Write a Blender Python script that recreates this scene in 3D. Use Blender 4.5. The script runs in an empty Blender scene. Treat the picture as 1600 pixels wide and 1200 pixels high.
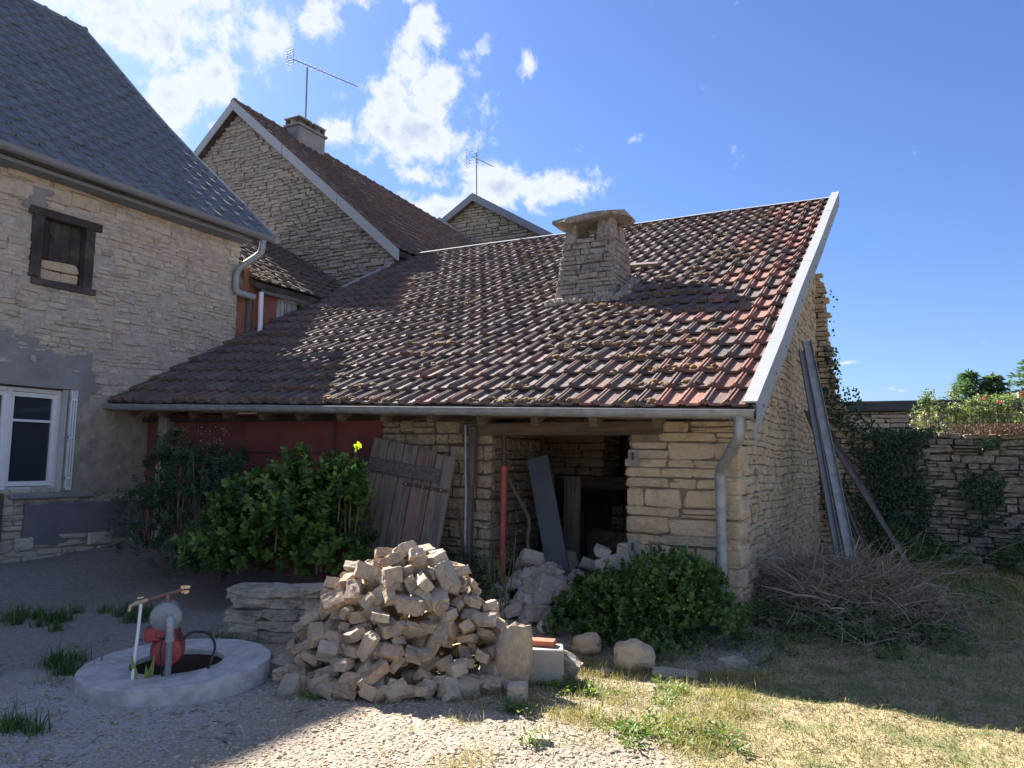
import bpy, bmesh, math, random
import numpy as np
from mathutils import Vector, Matrix, Euler
from mathutils import noise as mnoise

C = bpy.context.scene.collection
SC = bpy.context.scene
R_ = math.radians
rng = np.random.default_rng(11)
RD = random.Random(7)

# ------------------------------------------------------------------ camera, world, sun
F_PX, PITCH, ROLL, YAW, EYE = 1178.0, R_(5.6), R_(1.0), R_(28.1), 1.6
cam_d = bpy.data.cameras.new('camera'); cam = bpy.data.objects.new('camera', cam_d); C.objects.link(cam)
cam_d.sensor_width = 36; cam_d.lens = 36 * F_PX / 1600; cam_d.clip_end = 3000; cam_d.clip_start = .05
fwd = Vector((-math.sin(YAW) * math.cos(PITCH), math.cos(YAW) * math.cos(PITCH), math.sin(PITCH)))
rgt = Vector((math.cos(YAW), math.sin(YAW), 0)); upv = rgt.cross(fwd)
r2 = rgt * math.cos(ROLL) + upv * math.sin(ROLL); u2 = upv * math.cos(ROLL) - rgt * math.sin(ROLL)
M = Matrix((r2, u2, -fwd)).transposed().to_4x4(); M.translation = (0, 0, EYE)
cam.matrix_world = M
SC.camera = cam
FW, RT, UP = np.array(fwd), np.array(r2), np.array(u2)

def in_view(p):
    """how large one metre at p shows (pixels of 1600), 0 outside the frame"""
    v = np.asarray(p, float) - [0, 0, EYE]; z = v @ FW
    if z < .3: return 0
    x, y = F_PX * (v @ RT) / z, F_PX * (v @ UP) / z
    return F_PX / z if abs(x) < 830 and abs(y) < 630 else 0

SUN = Vector((-1, .4, .87)).normalized()
EXPOSURE = 2.0
SUN_E, SKY_S = 5.0, 0.12
sl = bpy.data.lights.new('sun', 'SUN'); sl.energy = SUN_E; sl.angle = R_(.55); sl.color = (1, .93, .82)
so = bpy.data.objects.new('sun', sl); C.objects.link(so)
so.rotation_euler = (-SUN).to_track_quat('-Z', 'Y').to_euler()
SC.view_settings.view_transform = 'Standard'; SC.view_settings.look = 'None'
SC.view_settings.gamma = 1; SC.view_settings.exposure = EXPOSURE; SC.view_settings.use_curve_mapping = False
SC.cycles.max_bounces = 6; SC.cycles.transparent_max_bounces = 6
try: SC.cycles.use_denoising = True
except Exception: pass

class NT:
    def __init__(s, nt): s.t = nt; s.n = nt.nodes; s.l = nt.links
    def new(s, typ, **kw):
        n = s.n.new(typ)
        for k, v in kw.items():
            if k.startswith('i_'): n.inputs[k[2:]].default_value = v
            else: setattr(n, k, v)
        return n
    def link(s, a, b): s.l.new(a, b)
    def math(s, op, a, b=None, c=None, clamp=False):
        n = s.n.new('ShaderNodeMath'); n.operation = op; n.use_clamp = clamp
        for i, v in enumerate((a, b, c)):
            if v is None: continue
            if isinstance(v, (int, float)): n.inputs[i].default_value = v
            else: s.l.new(v, n.inputs[i])
        return n.outputs[0]
    def vmath(s, op, a, b=None):
        n = s.n.new('ShaderNodeVectorMath'); n.operation = op
        for i, v in enumerate((a, b)):
            if v is None: continue
            if isinstance(v, (tuple, list)): n.inputs[i].default_value = v
            else: s.l.new(v, n.inputs[i])
        return n
    def noise(s, vec, scale, detail=4, rough=.55, dist=0):
        n = s.new('ShaderNodeTexNoise'); n.inputs['Scale'].default_value = scale
        n.inputs['Detail'].default_value = detail; n.inputs['Roughness'].default_value = rough
        n.inputs['Distortion'].default_value = dist
        if vec is not None: s.l.new(vec, n.inputs['Vector'])
        return n.outputs['Fac']
    def ramp(s, fac, stops, interp='LINEAR'):
        n = s.new('ShaderNodeValToRGB'); cr = n.color_ramp; cr.interpolation = interp
        while len(cr.elements) < len(stops): cr.elements.new(.5)
        for e, (p, c) in zip(cr.elements, stops):
            e.position = p; e.color = tuple(c) + (1,) if len(c) == 3 else c
        s.l.new(fac, n.inputs[0]); return n.outputs[0]
    def mix(s, fac, a, b, mode='MIX'):
        n = s.new('ShaderNodeMix', data_type='RGBA', blend_type=mode)
        for i, v in ((0, fac), (6, a), (7, b)):
            if isinstance(v, (int, float)): n.inputs[i].default_value = v
            elif isinstance(v, (tuple, list)): n.inputs[i].default_value = tuple(v) + (1,) if len(v) == 3 else v
            else: s.l.new(v, n.inputs[i])
        return n.outputs[2]
    def smooth(s, v, a, b):
        n = s.new('ShaderNodeMapRange'); n.interpolation_type = 'SMOOTHSTEP'
        s.l.new(v, n.inputs[0]); n.inputs[1].default_value = a; n.inputs[2].default_value = b
        return n.outputs[0]

# --- world: Nishita sky with clouds placed by direction
W = bpy.data.worlds.new('World'); SC.world = W; W.use_nodes = True
w = NT(W.node_tree); w.n.clear()
sky = w.new('ShaderNodeTexSky', sky_type='NISHITA', sun_disc=False)
sky.sun_elevation = math.asin(SUN.z); sky.sun_rotation = math.atan2(SUN.x, SUN.y)
sky.air_density = 1.15; sky.dust_density = .6; sky.ozone_density = 2.2; sky.altitude = 250
tc = w.new('ShaderNodeTexCoord'); D = tc.outputs['Generated']
sep = w.new('ShaderNodeSeparateXYZ'); w.link(D, sep.inputs[0])
az = w.math('ARCTAN2', sep.outputs[0], sep.outputs[1])          # azimuth from +Y toward +X
el = w.math('ARCSINE', sep.outputs[2])
comb = w.new('ShaderNodeCombineXYZ'); w.link(az, comb.inputs[0]); w.link(el, comb.inputs[1])
AE = comb.outputs[0]
warp = w.new('ShaderNodeTexNoise'); warp.inputs['Scale'].default_value = 9; warp.inputs['Detail'].default_value = 3
w.link(AE, warp.inputs['Vector'])
wv = w.vmath('SUBTRACT', warp.outputs['Color'], (.5, .5, .5)); wv2 = w.vmath('SCALE', wv.outputs[0]); wv2.inputs[3].default_value = .06
AEW = w.vmath('ADD', AE, wv2.outputs[0]).outputs[0]
def pix(px, py):
    d = FW * F_PX + RT * (px - 800) - UP * (py - 600); d /= np.linalg.norm(d)
    return math.atan2(d[0], d[1]), math.asin(d[2])
# patches of cloud: centre given by a direction, radii in radians, tilt, weight
CLOUDS = [(pix(a, b) + (ra / 1178, re / 1178, th, wt)) for a, b, ra, re, th, wt in (
    (235, 42, 185, 62, 0, 1.05), (120, -40, 250, 80, 0, 1.15), (275, 150, 62, 80, .2, 1.0), (400, 60, 75, 60, 0, .95), (345, 110, 60, 40, 0, .8),
    (485, 28, 60, 45, .2, .85), (545, -15, 60, 40, 0, .8), (340, 190, 45, 22, .2, .75), (650, 65, 36, 75, -.45, .85), (640, -10, 60, 30, 0, .8), (735, 85, 50, 20, .2, .62), (830, 102, 24, 26, -.3, .6),
    (635, 195, 135, 62, .12, 1.15), (690, 135, 75, 45, .2, .9), (540, 205, 70, 32, .1, .85), (640, 262, 70, 22, 0, .8),
    (800, 285, 150, 42, -.02, 1.15), (690, 315, 80, 32, .1, 1.0), (905, 295, 60, 25, 0, .7), (985, 216, 38, 17, 0, .68), (905, 235, 16, 18, 0, .5),
    (1320, 573, 26, 6, 0, .6), (1385, 606, 60, 6, 0, .5), (-300, 60, 330, 160, 0, 1.1), (-150, -300, 300, 120, 0, 1.0), (500, -320, 200, 70, 0, .8))] + [
    (.8, .25, .2, .05, 0, .7), (1.9, .4, .3, .08, .2, .8), (2.8, .3, .3, .06, 0, .8), (-2.3, .35, .3, .08, 0, .8)]
cov = None
for (a0, e0, ra, re, th, wt) in CLOUDS:
    d = w.vmath('SUBTRACT', AEW, (a0, e0, 0)).outputs[0]
    mp = w.new('ShaderNodeMapping', vector_type='TEXTURE'); mp.inputs['Rotation'].default_value = (0, 0, th); mp.inputs['Scale'].default_value = (ra, re, 1)
    w.link(d, mp.inputs[0])
    ln = w.vmath('LENGTH', mp.outputs[0]).outputs[1]
    v = w.math('MULTIPLY_ADD', ln, -wt * .72, wt)
    cov = v if cov is None else w.math('SMOOTH_MAX', cov, v, .12)
behind = w.vmath('DOT_PRODUCT', D, tuple(fwd)).outputs[1]      # broken cumulus added outside the frame to brighten the shaded walls
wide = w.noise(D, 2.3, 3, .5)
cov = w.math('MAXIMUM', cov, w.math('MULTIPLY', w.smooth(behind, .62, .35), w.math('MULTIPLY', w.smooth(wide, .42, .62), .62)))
n1 = w.noise(AE, 22, 9, .62, .25); n2 = w.noise(AE, 7, 5, .6)
nn = w.math('MULTIPLY_ADD', n1, 2.0, -1.06); nn2 = w.math('MULTIPLY_ADD', n2, .7, -.36)
dens = w.math('ADD', cov, w.math('ADD', nn, nn2))
mask = w.smooth(dens, .24, .70)
body = w.smooth(dens, .6, 1.4)
bill = w.noise(w.vmath('ADD', AEW, (.013, -.02, 0)).outputs[0], 30, 6, .6)
shade = w.math('MULTIPLY', body, w.smooth(bill, .33, .58), clamp=True)
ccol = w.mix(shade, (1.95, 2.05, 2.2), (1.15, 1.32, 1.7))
skyc = w.mix(1.0, sky.outputs[0], (.20, .25, .365), 'MULTIPLY')
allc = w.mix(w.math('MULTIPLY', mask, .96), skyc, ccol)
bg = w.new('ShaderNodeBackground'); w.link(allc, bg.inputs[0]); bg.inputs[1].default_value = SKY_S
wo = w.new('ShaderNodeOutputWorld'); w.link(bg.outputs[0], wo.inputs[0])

# ------------------------------------------------------------------ materials
def newmat(name):
    m = bpy.data.materials.new(name); m.use_nodes = True; t = NT(m.node_tree)
    p = m.node_tree.nodes['Principled BSDF']; return m, t, p
def rnd_fac(t):
    oi = t.new('ShaderNodeObjectInfo'); at = t.new('ShaderNodeAttribute', attribute_name='rnd')
    return t.math('FRACT', t.math('ADD', t.math('MULTIPLY', oi.outputs['Random'], 3.7), t.math('MULTIPLY', at.outputs['Fac'], 7.13)))
def pos(t):
    return t.new('ShaderNodeNewGeometry').outputs['Position']
def bump(t, p, h, strength, dist):
    b = t.new('ShaderNodeBump'); b.inputs['Strength'].default_value = strength; b.inputs['Distance'].default_value = dist
    t.link(h, b.inputs['Height']); t.link(b.outputs[0], p.inputs['Normal'])

def stone_mat(name, cols, stain=(.16, .145, .13), stain_amt=.5, fine=55, bdist=.012, sc=1.0, local=False):
    m, t, p = newmat(name)
    P = t.new('ShaderNodeTexCoord').outputs['Object'] if local else pos(t)
    r = rnd_fac(t)
    k = len(cols)
    base = t.ramp(r, [(i / (k - 1), c) for i, c in enumerate(cols)])
    n_a = t.noise(P, 5 * sc, 5, .6); n_b = t.noise(P, 23 * sc, 6, .65); n_c = t.noise(P, fine * sc, 4, .7)
    c = t.mix(t.smooth(n_b, .35, .7), base, t.mix(.5, base, (.62, .53, .40)))
    c = t.mix(t.math('MULTIPLY', t.smooth(n_a, .5, .68), stain_amt), c, stain)
    c = t.mix(t.math('MULTIPLY', t.smooth(n_c, .52, .75), .45), c, t.mix(.6, c, (.05, .045, .04)))
    t.link(c, p.inputs['Base Color']); p.inputs['Roughness'].default_value = .92
    h = t.math('ADD', t.math('MULTIPLY', n_b, 1.0), t.math('MULTIPLY', n_c, .45))
    bump(t, p, h, 1.0, bdist * 1.5)
    return m
def plain(name, col, rough=.7, metal=0, var=.25, scale=8, bs=.3, bd=.004, col2=None, local=False):
    m, t, p = newmat(name); P = t.new('ShaderNodeTexCoord').outputs['Object'] if local else pos(t)
    n = t.noise(P, scale, 6, .65); n2 = t.noise(P, scale * 7, 3, .6)
    c2 = col2 or tuple(v * (1 - var) for v in col)
    c = t.mix(t.smooth(n, .35, .68), col, c2)
    t.link(c, p.inputs['Base Color']); p.inputs['Roughness'].default_value = rough; p.inputs['Metallic'].default_value = metal
    bump(t, p, t.math('ADD', n, t.math('MULTIPLY', n2, .5)), bs, bd)
    return m
def wood_mat(name, cols, axis=2, rough=.85, scale=1.0):
    m, t, p = newmat(name); P = t.new('ShaderNodeTexCoord').outputs['Object']
    mp = t.new('ShaderNodeMapping'); s = [28, 28, 28]; s[axis] = 1.6; mp.inputs['Scale'].default_value = [v * scale for v in s]
    r = rnd_fac(t); off = t.new('ShaderNodeCombineXYZ'); t.link(t.math('MULTIPLY', r, 37), off.inputs[0]); t.link(t.math('MULTIPLY', r, 17), off.inputs[1])
    t.link(off.outputs[0], mp.inputs['Location']); t.link(P, mp.inputs[0])
    n = t.noise(mp.outputs[0], 1.0, 6, .6, .6)
    base = t.ramp(r, [(i / (len(cols) - 1), c) for i, c in enumerate(cols)])
    big = t.noise(P, 3, 4, .6)
    c = t.mix(t.smooth(n, .4, .62), base, t.mix(.55, base, (.02, .017, .015)))
    c = t.mix(t.math('MULTIPLY', t.smooth(big, .45, .7), .4), c, (.16, .14, .13))
    t.link(c, p.inputs['Base Color']); p.inputs['Roughness'].default_value = rough
    bump(t, p, n, .7, .004); return m
def leaf_mat(name, cols, trans=.35, rough=.5, spec=.4):
    m, t, p = newmat(name); r = rnd_fac(t); P = pos(t)
    base = t.ramp(r, [(i / (len(cols) - 1), c) for i, c in enumerate(cols)])
    c = t.mix(t.smooth(t.noise(P, 4, 3), .3, .7), base, t.mix(.4, base, cols[0]))
    t.link(c, p.inputs['Base Color']); p.inputs['Roughness'].default_value = rough
    p.inputs['Specular IOR Level'].default_value = spec
    tr = t.new('ShaderNodeBsdfTranslucent'); t.link(t.mix(1.0, c, (1.3, 1.5, .5), 'MULTIPLY'), tr.inputs[0])
    mx = t.new('ShaderNodeMixShader'); mx.inputs[0].default_value = trans
    t.link(p.outputs[0], mx.inputs[1]); t.link(tr.outputs[0], mx.inputs[2])
    t.link(mx.outputs[0], t.n['Material Output'].inputs[0]); return m

CREAM = [(.53,.41,.26), (.46,.35,.22), (.57,.46,.31), (.42,.33,.23), (.53,.43,.30), (.40,.33,.26), (.58,.48,.33)]
GREY = [(.22,.225,.235), (.165,.17,.185), (.265,.265,.265), (.14,.148,.165), (.23,.228,.225), (.29,.28,.265)]
M_cream = stone_mat('cream_limestone', CREAM, stain_amt=.35)
M_pile = stone_mat('fresh_cut_limestone', [(.42,.30,.19), (.49,.36,.235), (.34,.24,.16), (.45,.375,.29), (.54,.44,.32), (.36,.305,.25), (.38,.24,.155), (.46,.34,.22)], stain=(.29,.26,.22), stain_amt=.7, bdist=.014, fine=60)
M_house = stone_mat('weathered_house_stone', [(.50,.445,.38), (.44,.385,.33), (.55,.50,.43), (.37,.33,.295), (.50,.42,.33), (.45,.42,.39)], stain_amt=.35)
M_far = stone_mat('grey_dry_stone', GREY, stain_amt=.35, fine=30)
M_gard = stone_mat('mossy_wall_stone', [(.25,.225,.20), (.20,.18,.165), (.30,.27,.22), (.16,.15,.14), (.27,.235,.19)], stain=(.07,.075,.05), stain_amt=.7)
M_dark = stone_mat('dark_brown_stone', [(.17,.135,.10), (.13,.105,.08), (.21,.165,.12), (.11,.095,.08)], stain_amt=.5)  # dark brown stone for the doorway sides and hearth
M_flank = stone_mat('warm_flank_stone', [(.48,.38,.24), (.41,.32,.205), (.53,.42,.28), (.36,.29,.205), (.45,.355,.235)], stain_amt=.4)
M_chim = stone_mat('lichen_chimney_stone', [(.21,.195,.185), (.17,.16,.155), (.26,.24,.22), (.15,.145,.14), (.23,.20,.185)], stain=(.10,.10,.10), stain_amt=.5)
M_mortar = plain('lime_mortar', (.46,.42,.38), .95, scale=9, bs=1, bd=.02, col2=(.34,.31,.285))
M_mortar_t = plain('tan_lime_joint', (.22,.175,.13), .95, scale=9, bs=1, bd=.015, col2=(.12,.10,.08))
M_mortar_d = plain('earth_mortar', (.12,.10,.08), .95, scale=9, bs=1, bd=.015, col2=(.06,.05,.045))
M_cement = plain('grey_cement', (.27,.265,.275), .9, scale=3, bs=.8, bd=.008, col2=(.20,.195,.205))
M_plinth = plain('purple_grey_render', (.19,.175,.20), .9, scale=2.2, bs=.6, bd=.006, col2=(.14,.13,.15))
M_sand = plain('sandy_render', (.37,.33,.26), .95, scale=5, bs=1, bd=.02, col2=(.25,.235,.20))
M_red = plain('oxblood_painted_render', (.22,.062,.055), .85, scale=3, bs=.4, bd=.004, col2=(.15,.045,.045))
M_orange = plain('orange_painted_boards', (.27,.105,.07), .8, scale=4, col2=(.19,.08,.06))
M_zinc = plain('galvanised_zinc', (.33,.36,.38), .6, .25, scale=9, bs=.25, bd=.002, col2=(.23,.25,.27))
M_zincl = plain('pale_zinc_flashing', (.27,.295,.325), .7, .0, scale=5, bs=.3, bd=.003, col2=(.25,.265,.285))
M_zincd = plain('dull_zinc', (.20,.225,.26), .65, .2, scale=5, col2=(.2,.225,.25))
M_pvc = plain('white_pvc', (.72,.74,.78), .35, var=.08)
M_white = plain('white_window_paint', (.74,.75,.78), .4, var=.08, bs=.1)
M_shut = plain('pale_shutter_paint', (.50,.50,.50), .55, var=.1, bs=.15)
M_iron = plain('rusty_iron', (.10,.06,.05), .75, .3, scale=20)
M_black = plain('rubber_and_shade_black', (.02,.02,.022), .45, var=.3)  # black for rubber parts and for the sheets standing in for shade
M_redp = plain('faded_red_paint', (.33,.05,.055), .45, scale=10, col2=(.30,.04,.045))
M_redpost = plain('red_painted_steel', (.34,.055,.05), .55, scale=8, col2=(.20,.05,.05))
M_brass = plain('dull_brass', (.55,.40,.27), .4, .7, scale=20)
M_copper = plain('brown_pipe', (.22,.12,.10), .5, .4, scale=20)
M_pump = plain('grey_cast_iron', (.26,.28,.31), .45, .3, scale=14)
M_conc = plain('cast_concrete', (.50,.48,.465), .92, scale=9, bs=.8, bd=.005, col2=(.34,.33,.32))
M_block = plain('plaster_block', (.40,.36,.31), .9, scale=8, col2=(.33,.30,.26))
M_brick = plain('red_clay_brick', (.46,.14,.08), .85, scale=12)
M_tar = plain('bitumen_felt', (.03,.04,.06), .6, scale=6)
M_wood = wood_mat('grey_weathered_wood', [(.15,.125,.115), (.19,.155,.14), (.12,.105,.10), (.17,.13,.115), (.14,.09,.08)])
M_beam = wood_mat('old_brown_beam', [(.12,.085,.06), (.16,.115,.085)], axis=0)
M_post = wood_mat('old_brown_post', [(.10,.075,.06), (.14,.11,.09)], axis=2)
M_blackw = wood_mat('blackened_timber', [(.035,.03,.03), (.05,.042,.04)], axis=2)
M_slate = plain('slate_blue_board', (.055,.065,.085), .6, scale=4)
M_pale = wood_mat('pale_green_board', [(.36,.38,.33), (.44,.46,.42)], axis=2)
m, t, p = newmat('window_glass'); p.inputs['Base Color'].default_value = (.03, .038, .055, 1); p.inputs['Roughness'].default_value = .06; p.inputs['Specular IOR Level'].default_value = .8; M_glass = m  # opaque: the dim bluish room behind is put into the base colour

# clay tile
def tile_mat(name, darks, reds, red_fn=None, rough=.85, lichen=.5):
    m, t, p = newmat(name); P = pos(t); r = rnd_fac(t)
    d = t.ramp(r, [(i / (len(darks) - 1), c) for i, c in enumerate(darks)])
    e = t.ramp(r, [(i / (len(reds) - 1), c) for i, c in enumerate(reds)])
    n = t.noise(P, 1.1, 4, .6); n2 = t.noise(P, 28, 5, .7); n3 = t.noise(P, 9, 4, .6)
    f = t.math('ADD', t.math('MULTIPLY', n, .9), t.math('MULTIPLY', r, .75))
    if red_fn is not None: f = t.math('ADD', f, red_fn(t, P))
    c = t.mix(t.smooth(f, 1.0, 1.42), d, e)
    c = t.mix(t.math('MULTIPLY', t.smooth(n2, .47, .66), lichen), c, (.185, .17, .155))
    c = t.mix(t.math('MULTIPLY', t.smooth(n3, .55, .72), .5), c, (.055, .045, .045))
    t.link(c, p.inputs['Base Color']); p.inputs['Roughness'].default_value = rough
    p.inputs['Specular IOR Level'].default_value = .35; bump(t, p, t.math('ADD', n2, t.math('MULTIPLY', n3, .6)), .9, .010); return m
def red_edge(t, P):
    s = t.new('ShaderNodeSeparateXYZ'); t.link(P, s.inputs[0])
    return t.math('MULTIPLY', t.smooth(s.outputs[0], -3.2, -1.15), .50)
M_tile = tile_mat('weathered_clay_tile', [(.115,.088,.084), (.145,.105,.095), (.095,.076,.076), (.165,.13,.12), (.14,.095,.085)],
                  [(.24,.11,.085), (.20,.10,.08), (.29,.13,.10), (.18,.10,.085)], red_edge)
M_tileA = tile_mat('blue_sheen_tile', [(.135,.155,.19), (.16,.18,.21), (.115,.135,.165)], [(.17,.185,.21), (.15,.165,.19)], rough=.85, lichen=.3)  # blue veil and sky sheen over dark tiles put into the colour
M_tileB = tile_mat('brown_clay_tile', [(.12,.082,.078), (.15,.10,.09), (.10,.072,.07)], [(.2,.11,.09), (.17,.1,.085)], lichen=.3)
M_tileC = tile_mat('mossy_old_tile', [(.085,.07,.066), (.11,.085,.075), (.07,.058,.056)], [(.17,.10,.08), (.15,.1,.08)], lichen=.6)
M_moss = plain('roof_moss', (.22,.125,.045), .95, scale=30, bs=1, bd=.01, col2=(.09,.065,.035))

M_leafL = leaf_mat('dull_dark_leaf', [(.025,.065,.045), (.04,.09,.055), (.055,.115,.065), (.08,.14,.075)], .2, .6)
M_leafR = leaf_mat('broad_green_leaf', [(.025,.065,.018), (.045,.10,.025), (.07,.145,.03), (.12,.21,.045), (.20,.29,.07)], .3, .45)
M_weed = leaf_mat('weed_leaf', [(.035,.075,.028), (.065,.135,.04), (.11,.19,.055), (.18,.27,.085)], .3, .55)
M_ivy = leaf_mat('ivy_leaf', [(.012,.04,.022), (.02,.055,.028), (.03,.07,.03), (.045,.09,.04)], .15, .4)
M_rose = leaf_mat('rose_leaf', [(.06,.10,.05), (.12,.17,.08), (.22,.26,.13), (.36,.38,.22), (.24,.19,.10)], .35, .4)
M_spruce = leaf_mat('spruce_needles', [(.07,.12,.085), (.10,.165,.11), (.14,.21,.14)], .3, .7)
M_pink = leaf_mat('pink_petal', [(.65,.06,.18), (.7,.1,.25)], .3)
M_yel = leaf_mat('yellow_petal', [(.75,.62,.04), (.8,.7,.08)], .3)
M_lime = leaf_mat('lime_young_leaf', [(.28,.42,.03), (.4,.5,.04)], .5)
M_dead = leaf_mat('dead_stems', [(.20,.17,.135), (.30,.26,.20), (.42,.37,.29), (.14,.115,.09)], .1, .8)
M_deadl = leaf_mat('withered_leaf', [(.15,.13,.09), (.24,.21,.15), (.33,.29,.22), (.10,.105,.065)], .15, .8)
M_dry = leaf_mat('dry_ivy', [(.16,.10,.085), (.22,.14,.11), (.12,.08,.07)], .15, .8)
M_twig = leaf_mat('twig_bark', [(.11,.085,.06), (.16,.125,.09)], 0, .9)

# ------------------------------------------------------------------ object helpers
def tag(o, label=None, cat=None, group=None, kind=None):
    if label: o['label'] = label
    if cat: o['category'] = cat
    if group: o['group'] = group
    if kind: o['kind'] = kind
    return o
def thing(name, loc, label, cat, group=None):
    o = bpy.data.objects.new(name, None); C.objects.link(o); o.location = loc; o.empty_display_size = .1
    return tag(o, label, cat, group)
def attach(o, parent):
    """parent o so that its own coordinates stay world coordinates"""
    if parent is None: return
    o.parent = parent
    o.matrix_parent_inverse = Matrix.Translation(-parent.location) if parent.type == 'EMPTY' else parent.matrix_basis.inverted()
def npmesh(name, V, F, mat, rnd=None, smooth=False):
    V = np.asarray(V, np.float32); me = bpy.data.meshes.new(name)
    if isinstance(F, np.ndarray):
        k = F.shape[1]; nf = len(F); loops = F.astype(np.int32).ravel()
        starts = np.arange(nf, dtype=np.int32) * k
    else:
        nf = len(F); lens = np.array([len(f) for f in F], np.int32)
        loops = np.concatenate([np.asarray(f, np.int32) for f in F]) if nf else np.zeros(0, np.int32)
        starts = np.concatenate([[0], np.cumsum(lens)[:-1]]).astype(np.int32)
    me.vertices.add(len(V)); me.vertices.foreach_set('co', V.ravel())
    me.loops.add(len(loops)); me.loops.foreach_set('vertex_index', loops)
    me.polygons.add(nf); me.polygons.foreach_set('loop_start', starts)
    me.update(calc_edges=True)
    if rnd is not None:
        a = me.attributes.new('rnd', 'FLOAT', 'POINT'); a.data.foreach_set('value', np.asarray(rnd, np.float32))
    me.polygons.foreach_set('use_smooth', np.full(nf, bool(smooth)))
    if mat: me.materials.append(mat)
    return me
def obj(name, me, parent=None, kind=None, M=None):
    o = bpy.data.objects.new(name, me); C.objects.link(o)
    if M is not None: o.matrix_basis = M
    attach(o, parent)
    if kind: o['kind'] = kind
    return o

class MB:
    def __init__(s): s.V = []; s.F = []; s.n = 0
    def add(s, V, F):
        s.V.append(np.asarray(V, float)); s.F += [tuple(i + s.n for i in f) for f in F]; s.n += len(V); return s
    def box(s, a, b, M=None, bev=0):
        (x0, y0, z0), (x1, y1, z1) = a, b
        if bev:
            bm = bmesh.new(); bmesh.ops.create_cube(bm, size=1)
            for v in bm.verts: v.co = Vector(((x0 + x1) / 2 + v.co.x * (x1 - x0), (y0 + y1) / 2 + v.co.y * (y1 - y0), (z0 + z1) / 2 + v.co.z * (z1 - z0)))
            bmesh.ops.bevel(bm, geom=bm.edges[:], offset=bev, segments=1, profile=.5, affect='EDGES')
            V = [tuple(v.co) for v in bm.verts]; F = [tuple(v.index for v in f.verts) for f in bm.faces]; bm.free()
        else:
            V = [(x0,y0,z0),(x1,y0,z0),(x1,y1,z0),(x0,y1,z0),(x0,y0,z1),(x1,y0,z1),(x1,y1,z1),(x0,y1,z1)]
            F = [(0,3,2,1),(4,5,6,7),(0,1,5,4),(1,2,6,5),(2,3,7,6),(3,0,4,7)]
        if M is not None: V = [tuple(M @ Vector(v)) for v in V]
        return s.add(V, F)
    def prism(s, poly, vec):
        n = len(poly); P = [Vector(p) for p in poly]; Q = [p + Vector(vec) for p in P]
        return s.add([tuple(p) for p in P + Q], [tuple(range(n))[::-1], tuple(range(n, 2 * n))] + [(i, (i + 1) % n, n + (i + 1) % n, n + i) for i in range(n)])
    def bar(s, p, q, w_, h_=None, up=(0, 0, 1)):
        p, q = Vector(p), Vector(q); d = (q - p).normalized(); h_ = h_ or w_
        sx = d.cross(Vector(up)); 
        if sx.length < 1e-4: sx = d.cross(Vector((1, 0, 0)))
        sx.normalize(); sy = sx.cross(d).normalized()
        c = [sx * a * w_ / 2 + sy * b * h_ / 2 for a, b in ((-1,-1),(1,-1),(1,1),(-1,1))]
        V = [tuple(p + k) for k in c] + [tuple(q + k) for k in c]
        return s.add(V, [(0,1,2,3)[::-1],(4,5,6,7),(0,1,5,4),(1,2,6,5),(2,3,7,6),(3,0,4,7)])
    def tube(s, pts, r, n=10, cap=True):
        pts = [Vector(p) for p in pts]; V = []; F = []
        rr = r if isinstance(r, (list, tuple)) else [r] * len(pts)
        pd = None
        for i, p in enumerate(pts):
            d = (pts[min(i + 1, len(pts) - 1)] - pts[max(i - 1, 0)]).normalized()
            if pd is None:
                a = d.cross(Vector((0, 0, 1)))
                if a.length < .1: a = d.cross(Vector((1, 0, 0)))
            else: a = a - d * a.dot(d)
            a.normalize(); b = d.cross(a); pd = d
            for k in range(n):
                th = 2 * math.pi * k / n; V.append(tuple(p + (a * math.cos(th) + b * math.sin(th)) * rr[i]))
        for i in range(len(pts) - 1):
            for k in range(n): F.append((i*n+k, i*n+(k+1)%n, (i+1)*n+(k+1)%n, (i+1)*n+k))
        if cap: F.append(tuple(range(n))[::-1]); F.append(tuple(range((len(pts)-1)*n, len(pts)*n)))
        return s.add(V, F)
    def lathe(s, c, axis, prof, n=24):
        ax = Vector(axis).normalized(); a = ax.cross(Vector((0, 0, 1)))
        if a.length < .1: a = Vector((1, 0, 0))
        a.normalize(); b = ax.cross(a); V = []; F = []; c = Vector(c)
        for (r, h) in prof:
            for k in range(n):
                th = 2 * math.pi * k / n; V.append(tuple(c + ax * h + (a * math.cos(th) + b * math.sin(th)) * r))
        for i in range(len(prof) - 1):
            for k in range(n): F.append((i*n+k, i*n+(k+1)%n, (i+1)*n+(k+1)%n, (i+1)*n+k))
        F.append(tuple(range(n))[::-1]); F.append(tuple(range((len(prof)-1)*n, len(prof)*n)))
        return s.add(V, F)
    def build(s, name, mat, parent=None, kind=None, smooth=False, rnd=None, M=None):
        me = npmesh(name, np.concatenate(s.V), s.F, mat, rnd, smooth)
        if smooth:
            try: me.set_sharp_from_angle(angle=R_(40))
            except Exception: pass
        return obj(name, me, parent, kind, M)

def arc(pts, seg=6):
    """polyline through pts with rounded corners"""
    P = [Vector(p) for p in pts]; out = [P[0]]
    for i in range(1, len(P) - 1):
        a, b, c = P[i - 1], P[i], P[i + 1]; r = min((a - b).length, (c - b).length) * .4
        p0 = b + (a - b).normalized() * r; p1 = b + (c - b).normalized() * r
        for k in range(seg + 1):
            u = k / seg; out.append(p0 * (1 - u) ** 2 + b * 2 * u * (1 - u) + p1 * u * u)
    out.append(P[-1]); return [tuple(p) for p in out]

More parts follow.
